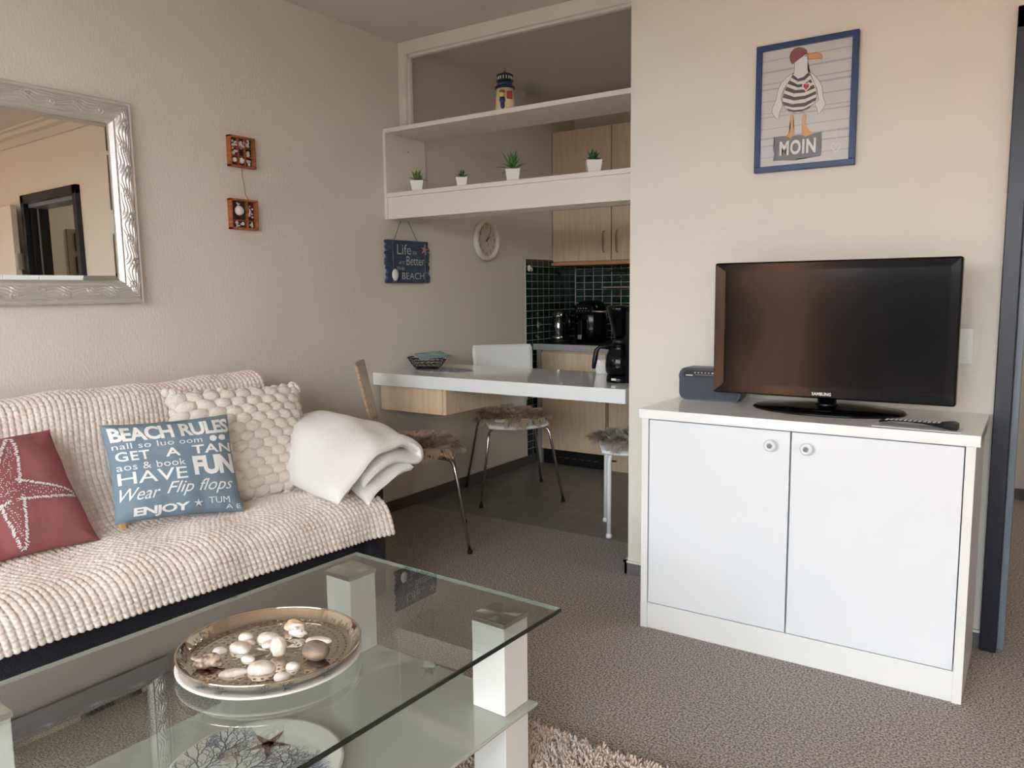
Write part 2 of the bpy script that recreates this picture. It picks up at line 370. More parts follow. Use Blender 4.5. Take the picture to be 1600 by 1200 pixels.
# door frame to the hall
d = bpy.data.objects.new('door_1', None); COL.objects.link(d); struct(d)
B().box(3.536, 3.544, 2.99, 3.00, 0, 1.95).done('seal_strip', 'alu', d)
for x0, x1, xr0, xr1 in ((2.788, 2.836, 2.836, 2.856), (3.564, 3.612, 3.544, 3.564)):
    B().box(x0, x1, 2.905, 3.08, 0, 2.03, .003).done('jamb', 'navy', d); B().box(xr0, xr1, 2.945, 3.075, 0, 1.98, .002).done('inner_jamb', 'blackdoor' if x0 > 3 else 'alu', d)
B().box(2.788, 3.612, 2.905, 3.08, 1.965, 2.03, .003).done('head', 'navy', d); B().box(2.856, 3.544, 2.93, 3.075, 1.935, 1.965, .002).done('rebate', 'alu', d)
lf = B().box(3.64, 4.42, 2.845, 2.888, .01, 1.96, .003).done('door_leaf', 'cream', d)
B().tube([(4.34, 2.845, 1.02), (4.34, 2.80, 1.02), (4.24, 2.80, 1.02)], .009).done('door_handle', 'steel', lf)
B().box(3.615, 3.64, 2.86, 2.90, 1.48, 1.60).done('hinge', 'steel', d)
# far end of the hall: black door frame with white leaf, grey skirting
d = bpy.data.objects.new('door_2', None); COL.objects.link(d); struct(d)
B().box(2.885, 2.965, 5.10, 5.16, 0, 2.05, .003).box(3.72, 3.80, 5.10, 5.16, 0, 2.05, .003).box(2.885, 3.80, 5.10, 5.16, 1.97, 2.05, .003).done('door_frame', 'blackdoor', d)
B().box(2.965, 3.72, 5.12, 5.16, .01, 1.97).done('door_leaf', 'white', d)
struct(B().box(2.76, 2.885, 5.14, 5.156, 0, .06).done('baseboard_hall', 'greybb'))

# glazed panel above the shelf
w2 = struct(B().box(0.001, 1.499, 3.255, 3.30, 2.434, 2.499, .002).box(0.001, .050, 3.255, 3.30, 2.041, 2.4335, .002).done('window_2', 'cream'))
B().box(.050, .066, 3.270, 3.30, 2.04, 2.434, .003).box(.05, 1.5, 3.270, 3.30, 2.420, 2.434, .003).box(.05, 1.5, 3.272, 3.30, 2.04, 2.046).done('glazing_bead', 'cream', w2)
B().box(.064, 1.5, 3.284, 3.288, 2.044, 2.424).done('pane', 'pane', w2)

# tiles: each wall's tile field is one mesh on a grout bed
def tiles(name, axis, a0, a1, z0, z1, off):
    g = B()
    if axis == 'x': g.box(0, .006, a0, a1, z0, z1)
    else: g.box(a0, a1, 5.150, 5.156, z0, z1)
    o = struct(g.done(name, 'grout')); t = B(); a = a0 + .004
    while a < a1 - .004:
        e = min(a + .0690, a1 - .001); z = z1 - .003
        while z > z0:
            zz = max(z - .0462, z0 + .001)
            if axis == 'x': t.box(.0055, .0072, a, e, zz, z)
            else: t.box(a, e, 5.1488, 5.1505, zz, z)
            z -= .050
        a += .0745
    t.done('tile_field', 'tileg', o); return o
tiles('trim_2', 'x', 4.474, 5.15, 0, 1.409, 0)
tiles('trim_3', 'y', .01, 2.68, .80, 1.45, 0)

# balcony and what stands outside (seen in reflections)
struct(B().box(-.2, 5.0, -3.35, -1.85, -.2, -.06).done('floor_balcony', 'terra'))
ra = thing('balcony_railing', 'grey balcony railing with horizontal bars outside the window', 'railing', (0, -3.2, 0))
B().tube([(-.2, 0, .98), (5, 0, .98)], .022).done('handrail', 'balrail', ra)
for z in (.2, .5, .78): B().tube([(-.2, 0, z), (5, 0, z)], .010).done('bar', 'balrail', ra)
for x in (-.1, 1.1, 2.3, 3.5, 4.8): B().box(x - .02, x + .02, -.02, .02, -.06, .97).done('post', 'balrail', ra)
bd = thing('apartment_building', 'orange plastered house with a sloping roof opposite the balcony', 'building', (0, 0, 0))
bw = B(); bw.box(-14, -1.5, -17, -13, -6, 1.9); bw.done('wall', 'orange', bd)
B().poly([(-15, -13.2, 1.9), (-1.5, -13.2, 1.9), (-4, -13.2, 3.0), (-12, -13.2, 3.0)], 5, (0, 1, 0)).done('roof', 'orange', bd)
for x in (-12, -9, -6, -3.6): B().box(x, x + 1.1, -13.05, -12.95, -.4, 1.2).done('window', 'roofdark', bd)
b2 = thing('apartment_building', 'dark slate grey building added beyond the balcony to darken the television reflection', 'building', (0, 0, 0))  # put in so the television screen reflects something dark on the right
B().box(-.9, 16, -19, -14, -6, 1.6).done('wall', 'slate', b2); B().poly([(-.9, -13.8, 1.6), (16, -13.8, 1.6), (15, -13.8, 2.1), (0, -13.8, 2.1)], 5, (0, 1, 0)).done('roof', 'slate', b2)
for x in (0, 2.6, 5.2): B().box(x, x + 1.2, -14.05, -13.95, -.6, 1.2).done('window', 'blackm', b2)
struct(B().box(-40, 40, -60, -3.6, -6.2, -6).done('ground', 'slate'))

# ================================================================== SOFA
so = thing('sofa', 'anthracite fabric sofa against the left wall under the mirror', 'sofa')
B().box(.05, .845, -.1, 2.05, .10, .355, .015).done('base', 'sofa', so)
B().box(.12, .86, -.1, 2.04, .335, .425, .03, 3).done('seat_cushion', 'sofa', so)
Tm = Matrix.Translation((.20, 0, .60)) @ Matrix.Rotation(math.radians(-16), 4, 'Y') @ Matrix.Translation((-.20, 0, -.60))
B().box(.12, .28, -.1, 2.05, .34, .825, .035, 3, Tm).done('backrest', 'sofa', so)
ar = B().box(.06, .875, 2.045, 2.13, .05, .60, .012).done('armrest', 'sofa', so)
B().box(.06, .875, -.19, -.105, .05, .60, .012).done('armrest', 'sofa', so)
for x, y in ((.12, -.1), (.78, -.1), (.12, 1.98), (.78, 1.98)): B().tube([(x, y, 0), (x, y, .11)], .02).done('leg', 'blackm', so)

# waffle throw
prof = catmull([(.06, .66), (.065, .78), (.095, .845), (.165, .868), (.24, .853), (.285, .79), (.33, .68), (.385, .56), (.44, .475), (.50, .445), (.60, .446), (.74, .452), (.825, .447), (.872, .415), (.893, .36), (.905, .30)], 300)
cell = .0190; cu = 7
prof, plen = resample(prof, int(round(catmull([(0, 0), (0, 1)], 2).shape[0] * 0 + 1)) * 0 + 330)
ns = 7 * int(plen / cell) + 1; prof, plen = resample(prof, ns); cell_s = plen / int(plen / cell); ncell_s = int(plen / cell)
tan = np.gradient(prof, axis=0); tan /= np.linalg.norm(tan, axis=1)[:, None]; nrm = np.stack([-tan[:, 1], tan[:, 0]], 1)
nrm[nrm[:, 0] * 1 + nrm[:, 1] * .3 < -1] *= -1
y0, y1 = -.1, 2.10; nyc = int((y1 - y0) / cell); ny = nyc * cu + 1
S = np.linspace(0, plen, ns); T = np.linspace(0, 1, ny)
# right hand border: on the seat it stops at the armrest, over the backrest top and the front hem it spreads wider
yr = np.interp(S, [0, .20, .36, .50, .62, .95, 1.02, 1.12, plen], [2.095, 2.10, 2.09, 2.055, 2.035, 2.035, 2.045, 2.09, 2.125])
Y = y0 + (yr[:, None] - y0) * T[None, :]
cs = np.abs(np.sin(PI * S / cell_s))[:, None]; ct = np.abs(np.sin(PI * (T * nyc)))[None, :]
rr_ = rng(5)
wav = .004 * np.sin(Y * 9 + 2) * np.sin(S * 7)[:, None] + .003 * np.sin(Y * 23 + S[:, None] * 11)
hgt = .0066 * (.25 + .75 * np.clip(cs, 0, 1) ** .5) * (np.clip(ct, 0, 1) ** .42) * (.45 + .55 * np.clip(cs, 0, 1) ** .35)
jit = rr_.uniform(.75, 1.15, (int(ncell_s) + 2, nyc + 1)); ii = np.minimum((S / cell_s).astype(int), int(ncell_s) + 1); jj = np.minimum((T * nyc).astype(int), nyc)
hgt = hgt * jit[ii][:, jj] + wav + .004
# scallops along the hem
hem = np.clip((S - (plen - .03)) / .03, 0, 1)[:, None] * (.006 * ct)
P = np.zeros((ns, ny, 3))
P[..., 0] = prof[:, 0][:, None] + nrm[:, 0][:, None] * hgt + tan[:, 0][:, None] * hem
P[..., 1] = Y + .004 * np.sin(S * 31)[:, None] * T[None, :] ** 6
P[..., 2] = prof[:, 1][:, None] + nrm[:, 1][:, None] * hgt + tan[:, 1][:, None] * hem + .012 * (1 - T[None, :]) * np.clip(S[:, None] - .9, 0, 1) * 2
P[..., 2] += .038 * (2.1 - Y) * np.clip((.447 - P[..., 2]) / .147, 0, 1) * (P[..., 0] > .82)
# drape in front of the armrest: lift off and fall lower at the corner
fr = np.clip((S - 1.0) / .25, 0, 1)[:, None] * np.clip((Y - 2.02) / .08, 0, 1)
P[..., 0] += .02 * fr
wt = tag(grid_mesh('waffle_throw', P, 'waffle'), 'cream pink waffle textured throw spread over the sofa back and seat', 'throw')
md = wt.modifiers.new('s', 'SOLIDIFY'); md.thickness = .006; md.offset = -1

# ------------------------------------------------------------------ cushions
class Pillow:
    def __init__(s, TL, TR, BR, BL, T, bow=.05):
        s.c = [np.array(p, float) for p in (TL, TR, BR, BL)]; s.T = T; s.bow = bow; s.wr = 0; s.ph = [0] * 6
        n = np.cross(s.c[1] - s.c[0], s.c[3] - s.c[0]); s.n = -n / np.linalg.norm(n)
    def at(s, u, v, side=1, lift=0):   # u 0..1 left-right, v 0..1 bottom-top
        a, b_ = 2 * u - 1, 2 * v - 1
        uu = .5 + .5 * a * (1 - s.bow * (1 - b_ * b_)); vv = .5 + .5 * b_ * (1 - s.bow * (1 - a * a))
        TL, TR, BR, BL = s.c
        p = (BL * (1 - uu) + BR * uu) * (1 - vv) + (TL * (1 - uu) + TR * uu) * vv
        h = s.T * (max(0, 1 - abs(a) ** 2.3) * max(0, 1 - abs(b_) ** 2.3)) ** .55
        if side == 1 and s.wr:
            e = min(u, 1 - u, v, 1 - v)
            if e > 1e-6: lift = lift + s.wr * math.sin(9 * (u + v) + s.ph[0]) * math.sin(7 * (u - v) + s.ph[1]) + s.wr * .8 * math.exp(-e * 9) * math.sin(26 * (u if min(v, 1 - v) < min(u, 1 - u) else v) + s.ph[2]) * min(1, e * 20)
        return p + s.n * side * (h + lift)
    def mesh(s, name, m, parent=None, n=64, wr=.004, seed=0):
        ts = (1 - np.cos(np.linspace(0, PI, n))) / 2
        P = []
        s.wr = wr; s.ph = list(rng(seed).uniform(0, 6, 6))
        for side in (1, -1):
            G = np.zeros((n, n, 3))
            for i, u in enumerate(ts):
                for j, v in enumerate(ts):
                    G[i, j] = s.at(u, v, side)
            P.append(G)
        G = np.concatenate([P[0], P[1][::-1]], 0)
        o = grid_mesh(name, G, m, parent, closeu=True)
        return o
SEGM = [(0, 0)]
bp = Pillow((.45, 1.299, .791), (.565, 1.6865, .7835), (.655, 1.6665, .454), (.545, 1.276, .4905), .066)
cu1 = thing('cushion', 'slate blue cushion printed with white beach words, leaning on the knitted one', 'cushion', (.5, 1.5, .45))
def P0(o, par):  # keep world placement for meshes built in world space under a placed empty
    o.matrix_parent_inverse = Matrix.Translation(par.location).inverted(); return o
P0(bp.mesh('cover', 'bluecot', cu1, seed=1, wr=.005), cu1)
# lettering, v measured from the bottom
def script(paths, u0, v0, u1, v1, wd=.06):
    V, F = stroke2d(paths, wd); lo, hi = V.min(0), V.max(0); return ((V - lo) / (hi - lo), F)
items = [('BEACH', .03, .80, .50, .955, .035, 0, .92), ('RULES', .555, .805, .985, .955, .035, 0, .92),
         ('nall so luo oom', .03, .725, .72, .785, .0, 0, 1.05), ('GET', .04, .60, .285, .70, .02, 0, 1.1), ('A', .40, .605, .52, .695, .02, 0), ('TAN', .62, .61, .975, .70, .02, 0, 1.05),
         ('aos & book', .03, .505, .545, .575, .0, 0, 1.05), ('HAVE', .03, .365, .545, .485, .005, 0, 1.0), ('FUN', .605, .385, .975, .585, .045, 0, .9),
         ('Wear', .03, .20, .325, .325, .0, .45), ('Flip flops', .37, .19, .93, .345, .0, .45), ('ENJOY', .12, .02, .54, .125, .035, 0, .92), ('TUM', .70, .09, .88, .155, .0, 0), ('A E', .84, .03, .97, .075, 0, 0)]
# serifs for HAVE
sf = []
for u in (.045, .135, .175, .265, .30, .395, .43): sf.append(([(-1, 0)], u))
V, F = stroke2d([[(.03, 0), (.10, 0)], [(.115, 0), (.19, 0)], [(.03, 1), (.10, 1)], [(.115, 1), (.145, 1)], [(.26, 0), (.31, 0)], [(.27, 1), (.33, 1)], [(.39, 1), (.43, 1)]], .04)
# sun glasses and a little starfish as outlines
def blob(cx, cy, rx, ry, n=14, pt=0): return [(cx + rx * math.cos(2 * PI * k / n) * (1 + pt * (k == 0)), cy + ry * math.sin(2 * PI * k / n)) for k in range(n)]
def star(cx, cy, R, r, n=5, rot=PI / 2): return [(cx + (R if k % 2 == 0 else r) * math.cos(rot + PI * k / n), cy + (R if k % 2 == 0 else r) * math.sin(rot + PI * k / n)) for k in range(2 * n)]
for pl in (blob(.815, .755, .032, .032, 14, .15), blob(.90, .757, .036, .03, 14, -.2), star(.61, .105, .045, .014)):
    A_ = np.array(pl); lo, hi = A_.min(0), A_.max(0); items.append((((A_ - lo) / (hi - lo), [tuple(range(len(pl)))]), lo[0], lo[1], hi[0], hi[1], 0, 0))
P0(lettering('lettering', items, 'print', cu1, lambda u, v: bp.at(u, v, 1, .0016), .03), cu1)
P0(B().box(.485, .50, 1.318, 1.335, .452, .478, .001).done('care_label', 'yellow', cu1), cu1)

rp = Pillow((.35, .765, .790), (.35, 1.196, .785), (.53, 1.232, .450), (.53, .815, .462), .075)
cu2 = thing('cushion', 'dusty rose cushion with a starfish drawn in white stitches', 'cushion', (.45, 1.0, .45))
P0(rp.mesh('cover', 'rose', cu2, seed=3, wr=.005), cu2)
st = []; r = rng(4)
cx, cy = .48, .51
arms = [(1.14, .49), (-.24, .48), (-1.60, .48), (2.45, .47), (3.72, .47)]
V = []; F = []
def dash(x, y, a, l, wd):
    c_, s_ = math.cos(a), math.sin(a); k = len(V)
    for p, q in ((-l, -wd), (l, -wd), (l, wd), (-l, wd)): V.append((x + (p * c_ - q * s_) / 2, y + (p * s_ + q * c_) / 2))
    F.append((k, k + 1, k + 2, k + 3))
for a, ln in arms:
    d_ = np.array([math.cos(a), math.sin(a)]); q_ = np.array([-d_[1], d_[0]])
    for sgn in (1, -1):
        for t in np.linspace(.16, 1, 30):
            wd_ = .085 * (1 - t) ** .8 + .012
            x, y = np.array([cx, cy]) + d_ * ln * t + q_ * sgn * wd_
            for _ in range(2): dash(x + r.normal(0, .004), y + r.normal(0, .004), a + sgn * .9 + r.normal(0, .3), .020, .007)
    for t in np.linspace(.02, .8, 22):
        for k in range(3):
            x, y = np.array([cx, cy]) + d_ * ln * t + q_ * r.uniform(-1, 1) * .07 * (1 - t)
            dash(x, y, a, .007, .006)
V = np.clip(np.array(V), .02, .98)
bm = bmesh.new(); vs = [bm.verts.new(rp.at(x, y, 1, .0016)) for x, y in V]
for f in F: bm.faces.new([vs[i] for i in f])
me = bpy.data.meshes.new('starfish'); bm.to_mesh(me); bm.free(); P0(link('starfish_stitching', me, 'print', cu2), cu2)

kp = Pillow((.36, 1.615, .842), (.385, 2.135, .815), (.56, 2.03, .452), (.50, 1.55, .455), .07, .02)
cu3 = thing('cushion', 'cream chunky braided yarn cushion beside the folded white blanket', 'cushion', (.5, 1.8, .45))
kp.T = .056; P0(kp.mesh('cover', 'knit', cu3, seed=7, n=24, wr=0), cu3); kp.T = .07
bb_ = B(); r = rng(9); rows = 12; colsn = 8
n_ = Vector(kp.n); ux = Vector(kp.c[1] - kp.c[0]).normalized(); vz = n_.cross(ux)
for j in range(rows):
    for i in range(colsn + (j % 2)):
        u = (i + (0 if j % 2 else .5)) / colsn; v = (j + .5) / rows
        u = min(max(u, .015), .985)
        p = Vector(kp.at(u, v, 1, -.003))
        e = .012
        du = Vector(kp.at(min(u + e, 1), v)) - Vector(kp.at(max(u - e, 0), v)); dv = Vector(kp.at(u, min(v + e, 1))) - Vector(kp.at(u, max(v - e, 0)))
        zz = du.cross(dv).normalized(); xx = du.normalized(); yy = zz.cross(xx)
        if zz.dot(n_) < 0: zz = -zz
        Rm = Matrix((xx, yy, zz)).transposed().to_4x4() @ Matrix.Rotation(r.uniform(-.25, .25), 4, 'Z')
        bb_.ball(p, 1, (.0385 * r.uniform(.95, 1.07), .0235 * r.uniform(.95, 1.1), .024), 20, 12, Rm)
# edge braid and corner tufts
for (a, c_) in ((0, 1), (1, 2), (2, 3), (3, 0)):
    for t in np.linspace(0, 1, 12):
        u, v = [(t, 1), (1, 1 - t), (1 - t, 0), (0, t)][a]
        p = Vector(kp.at(u, v)) + Vector(r.normal(0, .003, 3)); d_ = Vector(kp.c[c_] - kp.c[a]).normalized()
        q = d_.to_track_quat('X', 'Z').to_matrix().to_4x4() @ Matrix.Rotation(.6, 4, 'Z')
        bb_.ball(p, 1, (.031, .019, .021), 12, 7, q)
for c_ in kp.c:
    for k in range(5): bb_.ball(Vector(c_) + Vector(r.normal(0, .010, 3)), .017, (1, 1, 1), 10, 6)
o = bb_.done('braid', 'knit', cu3, True, False); P0(o, cu3)
md = o.modifiers.new('d', 'DISPLACE'); tx = bpy.data.textures.new('yarn', 'CLOUDS'); tx.noise_scale = .007; md.texture = tx; md.strength = .007; md.texture_coords = 'LOCAL'

# folded blanket on the armrest: two puffy layers
rowsx = [.36, .50, .66, .80, .93]
tops = [[(2.02, .56), (2.02, .60), (2.08, .665), (2.2, .68), (2.33, .66), (2.395, .625)],
        [(1.97, .49), (1.99, .58), (2.06, .675), (2.2, .69), (2.34, .655), (2.40, .60)],
        [(1.93, .47), (1.96, .56), (2.04, .66), (2.17, .68), (2.32, .64), (2.385, .585)],
        [(1.885, .472), (1.93, .535), (2.01, .615), (2.12, .650), (2.27, .625), (2.34, .580)],
        [(1.845, .478), (1.88, .51), (1.95, .560), (2.05, .612), (2.18, .628), (2.265, .600)]]
ctrl = []
for row in tops:
    (a0_, b0_), (a1_, b1_) = row[-2], row[-1]
    ctrl.append(row + [(a1_ + .018, b1_ - .026), (a1_ + .004, b1_ - .046), (a0_, b0_ - .050), (row[3][0], row[3][1] - .054), (row[2][0] + .02, row[2][1] - .056)])
nr, ncs = 60, 110
g = np.array([[[x, y, z] for y, z in row] for x, row in zip(rowsx, ctrl)])
g1 = np.array([resample(catmull(g[i], 200), ncs)[0] for i in range(5)]); g2 = np.stack([catmull(g1[:, j], nr) for j in range(ncs)], 1)
def puff(S3, th, seed=0, pw=10):
    nr, ncs = S3.shape[:2]
    du = np.gradient(S3, axis=0); dv = np.gradient(S3, axis=1); nn = np.cross(du, dv); nn /= np.linalg.norm(nn, axis=2)[..., None]
    nn *= np.sign(nn[:, :30, 2:3].mean())
    a = np.linspace(-1, 1, nr)[:, None]; c = np.linspace(-1, 1, ncs)[None, :]
    ed = (np.clip(1 - np.abs(a) ** pw, 0, 1) * np.clip(1 - np.abs(c) ** 20, 0, 1)) ** .5
    wr = .004 * np.sin(S3[..., 1] * 34 + S3[..., 0] * 14 + seed) + .004 * np.sin(S3[..., 0] * 22 - S3[..., 1] * 9 + seed)
    top = S3 + nn * ((th / 2) * ed + wr)[..., None]; bot = S3 - nn * ((th / 2) * ed - wr)[..., None]
    return np.concatenate([top, bot[::-1]], 0)
fb = thing('folded_blanket', 'folded white fleece blanket draped over the sofa armrest', 'blanket', (.6, 2.1, .45))
P0(grid_mesh('fold', puff(g2, .048, 1), 'fleece', fb, closeu=True), fb)
# inner layer hanging a little lower at the front
c2 = [[(row[2][0] + .03, row[2][1] - .100), (row[3][0], row[3][1] - .096), (row[4][0] - .02, row[4][1] - .090), (row[5][0] - .02, row[5][1] - .088)] for row in tops]
c2[4] = [(1.985, .440), (2.04, .485), (2.13, .520), (2.235, .530)]; c2[3] = [(2.0, .500), (2.09, .535), (2.20, .535), (2.30, .510)]
h0 = np.array([[[x + .005, y, z] for y, z in row] for x, row in zip(rowsx, c2)]); h1 = np.array([catmull(h0[i], 40) for i in range(5)]); h2 = np.stack([catmull(h1[:, j], nr) for j in range(40)], 1)
P0(grid_mesh('inner_fold', puff(h2, .042, 2.3), 'fleece', fb, closeu=True), fb)

# ================================================================== WALL: MIRROR
def carve(u, v):   # ornament height field: flowing acanthus lines with scroll heads, u along the bar, v 0..1 across
    per = .17; k = math.floor(u / per); x = u / per - k
    fl = .5 + .5 * math.sin(38 * v + 5.5 * math.sin(2 * PI * x + 2.2 * v) + 2 * math.sin(4 * PI * x))
    h = .8 * fl * (.55 + .45 * math.sin(2 * PI * x + 4 * v) ** 2)
    for cxm, cym, R_, sg in ((.22, .36, .34, 1), (.70, .66, .30, -1)):
        dx, dy = (x - cxm) * 3.0, v - cym; rr = math.hypot(dx, dy)
        if rr < R_: q = 1 - rr / R_; h = h * (1 - min(1, 3 * q)) + min(1, 3 * q) * (.5 + .5 * math.sin(sg * math.atan2(dy, dx) + rr * 46)) * (.7 + .5 * q)
    return h * min(1, 7 * v, 7 * (1 - v))
mi = thing('wall_mirror', 'wall mirror in an ornate silver frame above the sofa', 'mirror', (0, 1.1, 1.54))
Y0, Y1, Z0, Z1, FW = .55, 1.732, 1.168, 1.909, .086
inn = (Y0 + FW, Y1 - FW, Z0 + FW, Z1 - FW)
V = []; cross = []   # cross section: t = distance from outer edge, height
cr = [(0, 0), (0, .018), (.003, .022), (.007, .022), (.010, .019)] + [(.012 + .054 * i / 26, .019 + .010 * math.sin(PI * i / 26)) for i in range(1, 27)] + [(.068, .017), (.070, .020), (.073, .021), (.076, .019), (.079, .014), (.084, .009), (.086, .004)]
def bar(pa, pb, inward, name):
    pa = np.array(pa, float); pb = np.array(pb, float); inward = np.array(inward, float); ln = np.linalg.norm(pb - pa); d_ = (pb - pa) / ln
    n = int(ln / .0032); G = np.zeros((n + 1, len(cr), 3))
    for i in range(n + 1):
        for j, (t, h) in enumerate(cr):
            s_ = t + (ln - 2 * t) * i / n; p = pa + d_ * s_ + inward * t; hh = h
            if .012 < t < .067: hh += .0090 * carve(s_ - ln / 2 + .5, (t - .012) / .055)
            if .069 < t < .080: hh += .0022 * (.5 + .5 * math.sin(s_ * 2 * PI / .009))
            G[i, j] = (hh, p[0], p[1])
    return P0(grid_mesh(name, G, 'silver', mi), mi)
bar((Y0, Z1), (Y1, Z1), (0, -1), 'frame_bar'); bar((Y1, Z1), (Y1, Z0), (-1, 0), 'frame_bar'); bar((Y1, Z0), (Y0, Z0), (0, 1), 'frame_bar'); bar((Y0, Z0), (Y0, Z1), (1, 0), 'frame_bar')
gl = B().box(.004, .010, inn[0] + .016, inn[1] - .016, inn[2] + .016, inn[3] - .016)
P0(gl.done('mirror_glass', 'mirror', mi), mi)
# bevelled border strips of the mirror glass
bv = B(); w_ = .016; a0, a1, c0, c1 = inn
for q in ([(a0, c0), (a1, c0), (a1 - w_, c0 + w_), (a0 + w_, c0 + w_)], [(a1, c0), (a1, c1), (a1 - w_, c1 - w_), (a1 - w_, c0 + w_)], [(a1, c1), (a0, c1), (a0 + w_, c1 - w_), (a1 - w_, c1 - w_)], [(a0, c1), (a0, c0), (a0 + w_, c0 + w_), (a0 + w_, c1 - w_)]):
    bv.poly([(.0062 if k < 2 else .0100, y, z) for k, (y, z) in enumerate(q)])
P0(bv.done('bevelled_edge', 'mirror', mi, recalc=False), mi)

mi.location.x += .006; mi.rotation_euler = (0, -.011, -.0075)
# ------------------------------------------------------------------ shell display on twine
def gen_shell(bm_, c, rx, ry, h, ridges=14, rot=0, tilt=0, n=28, m=8, amp=.05):
    old = len(bm_.bm.verts); ring = []
    Tm = Matrix.Translation(c) @ Matrix.Rotation(rot, 4, 'Z') @ Matrix.Rotation(tilt, 4, 'X')
    for i in range(m + 1):
        t = i / m; rad = math.sin(t * PI / 2); hh = math.cos(t * PI / 2) ** .8 if t < 1 else 0
        r_ = []
        for j in range(n):
            a = 2 * PI * j / n
            k = 1 + amp * rad * math.sin(ridges * a)
            x = rx * rad * math.cos(a) * k; y = ry * rad * math.sin(a) * k * (1 - .12 * math.cos(a)) ; y2 = y - ry * .45 * (1 - rad)
            r_.append(bm_.bm.verts.new(Tm @ Vector((x, y2, h * hh * (1 + .02 * math.sin(30 * rad)) + h * .016 * math.sin(ridges * a) * rad))))
            if i == 0: break
        ring.append(r_)
    for A, C in zip(ring, ring[1:]):
        for j in range(n):
            q = []
            for v in (A[j % len(A)], C[j % n], C[(j + 1) % n], A[(j + 1) % len(A)]):
                if v not in q: q.append(v)
            f = bm_.bm.faces.new(q); f.smooth = True; f.material_index = bm_.mi
    f = bm_.bm.faces.new(ring[-1][::-1]); f.material_index = bm_.mi
RX = Matrix.Rotation(PI / 2, 4, 'Y')
sd = thing('shell_display', 'two small wooden shell boxes joined by twine on the left wall', 'wall decoration', (0, 2.22, 1.6))
def shellbox(y0, y1, z0, z1, div, cells, seed):
    t = .008; D = .026
    bx = B().box(0, D, y0, y0 + t, z0, z1, .001).box(0, D, y1 - t, y1, z0, z1, .001).box(0, D, y0, y1, z0, z0 + t, .001).box(0, D, y0, y1, z1 - t, z1, .001)
    for d_ in div:
        bx.box(0, D - .006, d_[0], d_[1], d_[2], d_[3])
    o = P0(bx.done('box_frame', 'redwood', sd), sd)
    bk = B().box(.001, .004, y0 + t, y1 - t, z0 + t, z1 - t).done('backing', 'brownin', o)
    r = rng(seed)
    sh = B()
    for (cy_, cz_, rad, k) in cells:
        for q in range(k):
            yy, zz = cy_ + r.normal(0, rad * .45) * (k > 1), cz_ + r.normal(0, rad * .5) * (k > 1)
            rr2 = (rad if k == 1 else rad * .42) * r.uniform(.8, 1.1)
            sh.ball((.008 + rr2 * .3, yy, zz), rr2, (.5, 1, .85), 8, 5)
    s2 = sh.done('shells', 'shellb' if seed == 2 else 'shellw', o, True)
    return o
y0, y1, z0, z1 = 2.162, 2.292, 1.735, 1.864
c3 = [y0 + .012 + (y1 - y0 - .024) * f for f in (.17, .5, .83)]; r3 = [z0 + .012 + (z1 - z0 - .024) * f for f in (.17, .5, .83)]
dv = [(c3[0] + .0165, c3[0] + .0185, z0, z1), (c3[2] - .0185, c3[2] - .0165, z0, z1), (0, 0, 0, 0)]
dv = dv[:2] + [(y0, y1, (r3[0] + r3[1]) / 2 - .001, (r3[0] + r3[1]) / 2 + .001), (y0, y1, (r3[1] + r3[2]) / 2 - .001, (r3[1] + r3[2]) / 2 + .001)]
cells = [(c3[i], r3[j], .016, 1 if (i, j) in ((0, 0), (1, 0)) else 9) for i in range(3) for j in range(3) if (i, j) != (1, 1)]
shellbox(y0, y1, z0, z1, dv, cells, 1)
y0, y1, z0, z1 = 2.152, 2.290, 1.473, 1.601
shellbox(y0, y1, z0, z1, [(2.238, 2.242, z0, z1), (y0, y1, 1.510, 1.513)], [(2.20, 1.552, .028, 1), (2.20, 1.58, .010, 6), (2.262, 1.562, .014, 7), (2.262, 1.535, .013, 6), (2.190, 1.496, .013, 9), (2.218, 1.496, .012, 8), (2.262, 1.496, .013, 9)], 3)
P0(B().tube([(.012, 2.226, 1.735), (.010, 2.228, 1.70), (.010, 2.236, 1.66), (.010, 2.238, 1.63), (.012, 2.246, 1.61), (.012, 2.256, 1.601)], .0018, 6).done('twine', 'twine', sd), sd)

# ------------------------------------------------------------------ beach sign
sg = thing('beach_sign', 'small blue plank sign hung from the wall shelf on a cord', 'sign', (0, 3.28, 1.24))
r = rng(11); ya, yb = 3.105, 3.455
for k in range(4):
    za = 1.245 + .0575 * k; zb = za + .0555
    L_ = [(ya + r.uniform(-.006, .012), za + (zb - za) * t) for t in np.linspace(0, 1, 6)]; R_ = [(yb + r.uniform(-.012, .006), za + (zb - za) * t) for t in np.linspace(1, 0, 6)]
    P0(B().poly([(.018, y, z) for y, z in R_[::-1][::1]] [::1] if False else [(.018, y, z) for y, z in L_ + R_][::-1], .012, (1, 0, 0)).done('plank', 'signblue', sg), sg)
for y in (3.14, 3.40): P0(B().box(.002, .006, y, y + .02, 1.25, 1.47).done('batten', 'signblue', sg), sg)
fy = lambda u: 3.105 + u * .35; fz = lambda v: 1.245 + v * .23
P0(lettering('lettering', [('Life', .24, .665, .56, .90, -.005, 0), ('IS', .61, .68, .69, .745, -.005, 0), ('AT', .27, .435, .40, .51, -.005, 0), ('Better', .45, .42, .875, .63, -.005, 0), ('THE', .22, .30, .40, .37, -.005, 0), ('BEACH', .34, .09, .86, .245, -.005, 0)], 'signink', sg, lambda u, v: (.0195, fy(u), fz(v))), sg)
for y, z in ((3.155, 1.478), (3.415, 1.41)): P0(B().tube([(.020, y, 1.243), (.020, y, z)], .0016, 6).done('string', 'twine', sg), sg)
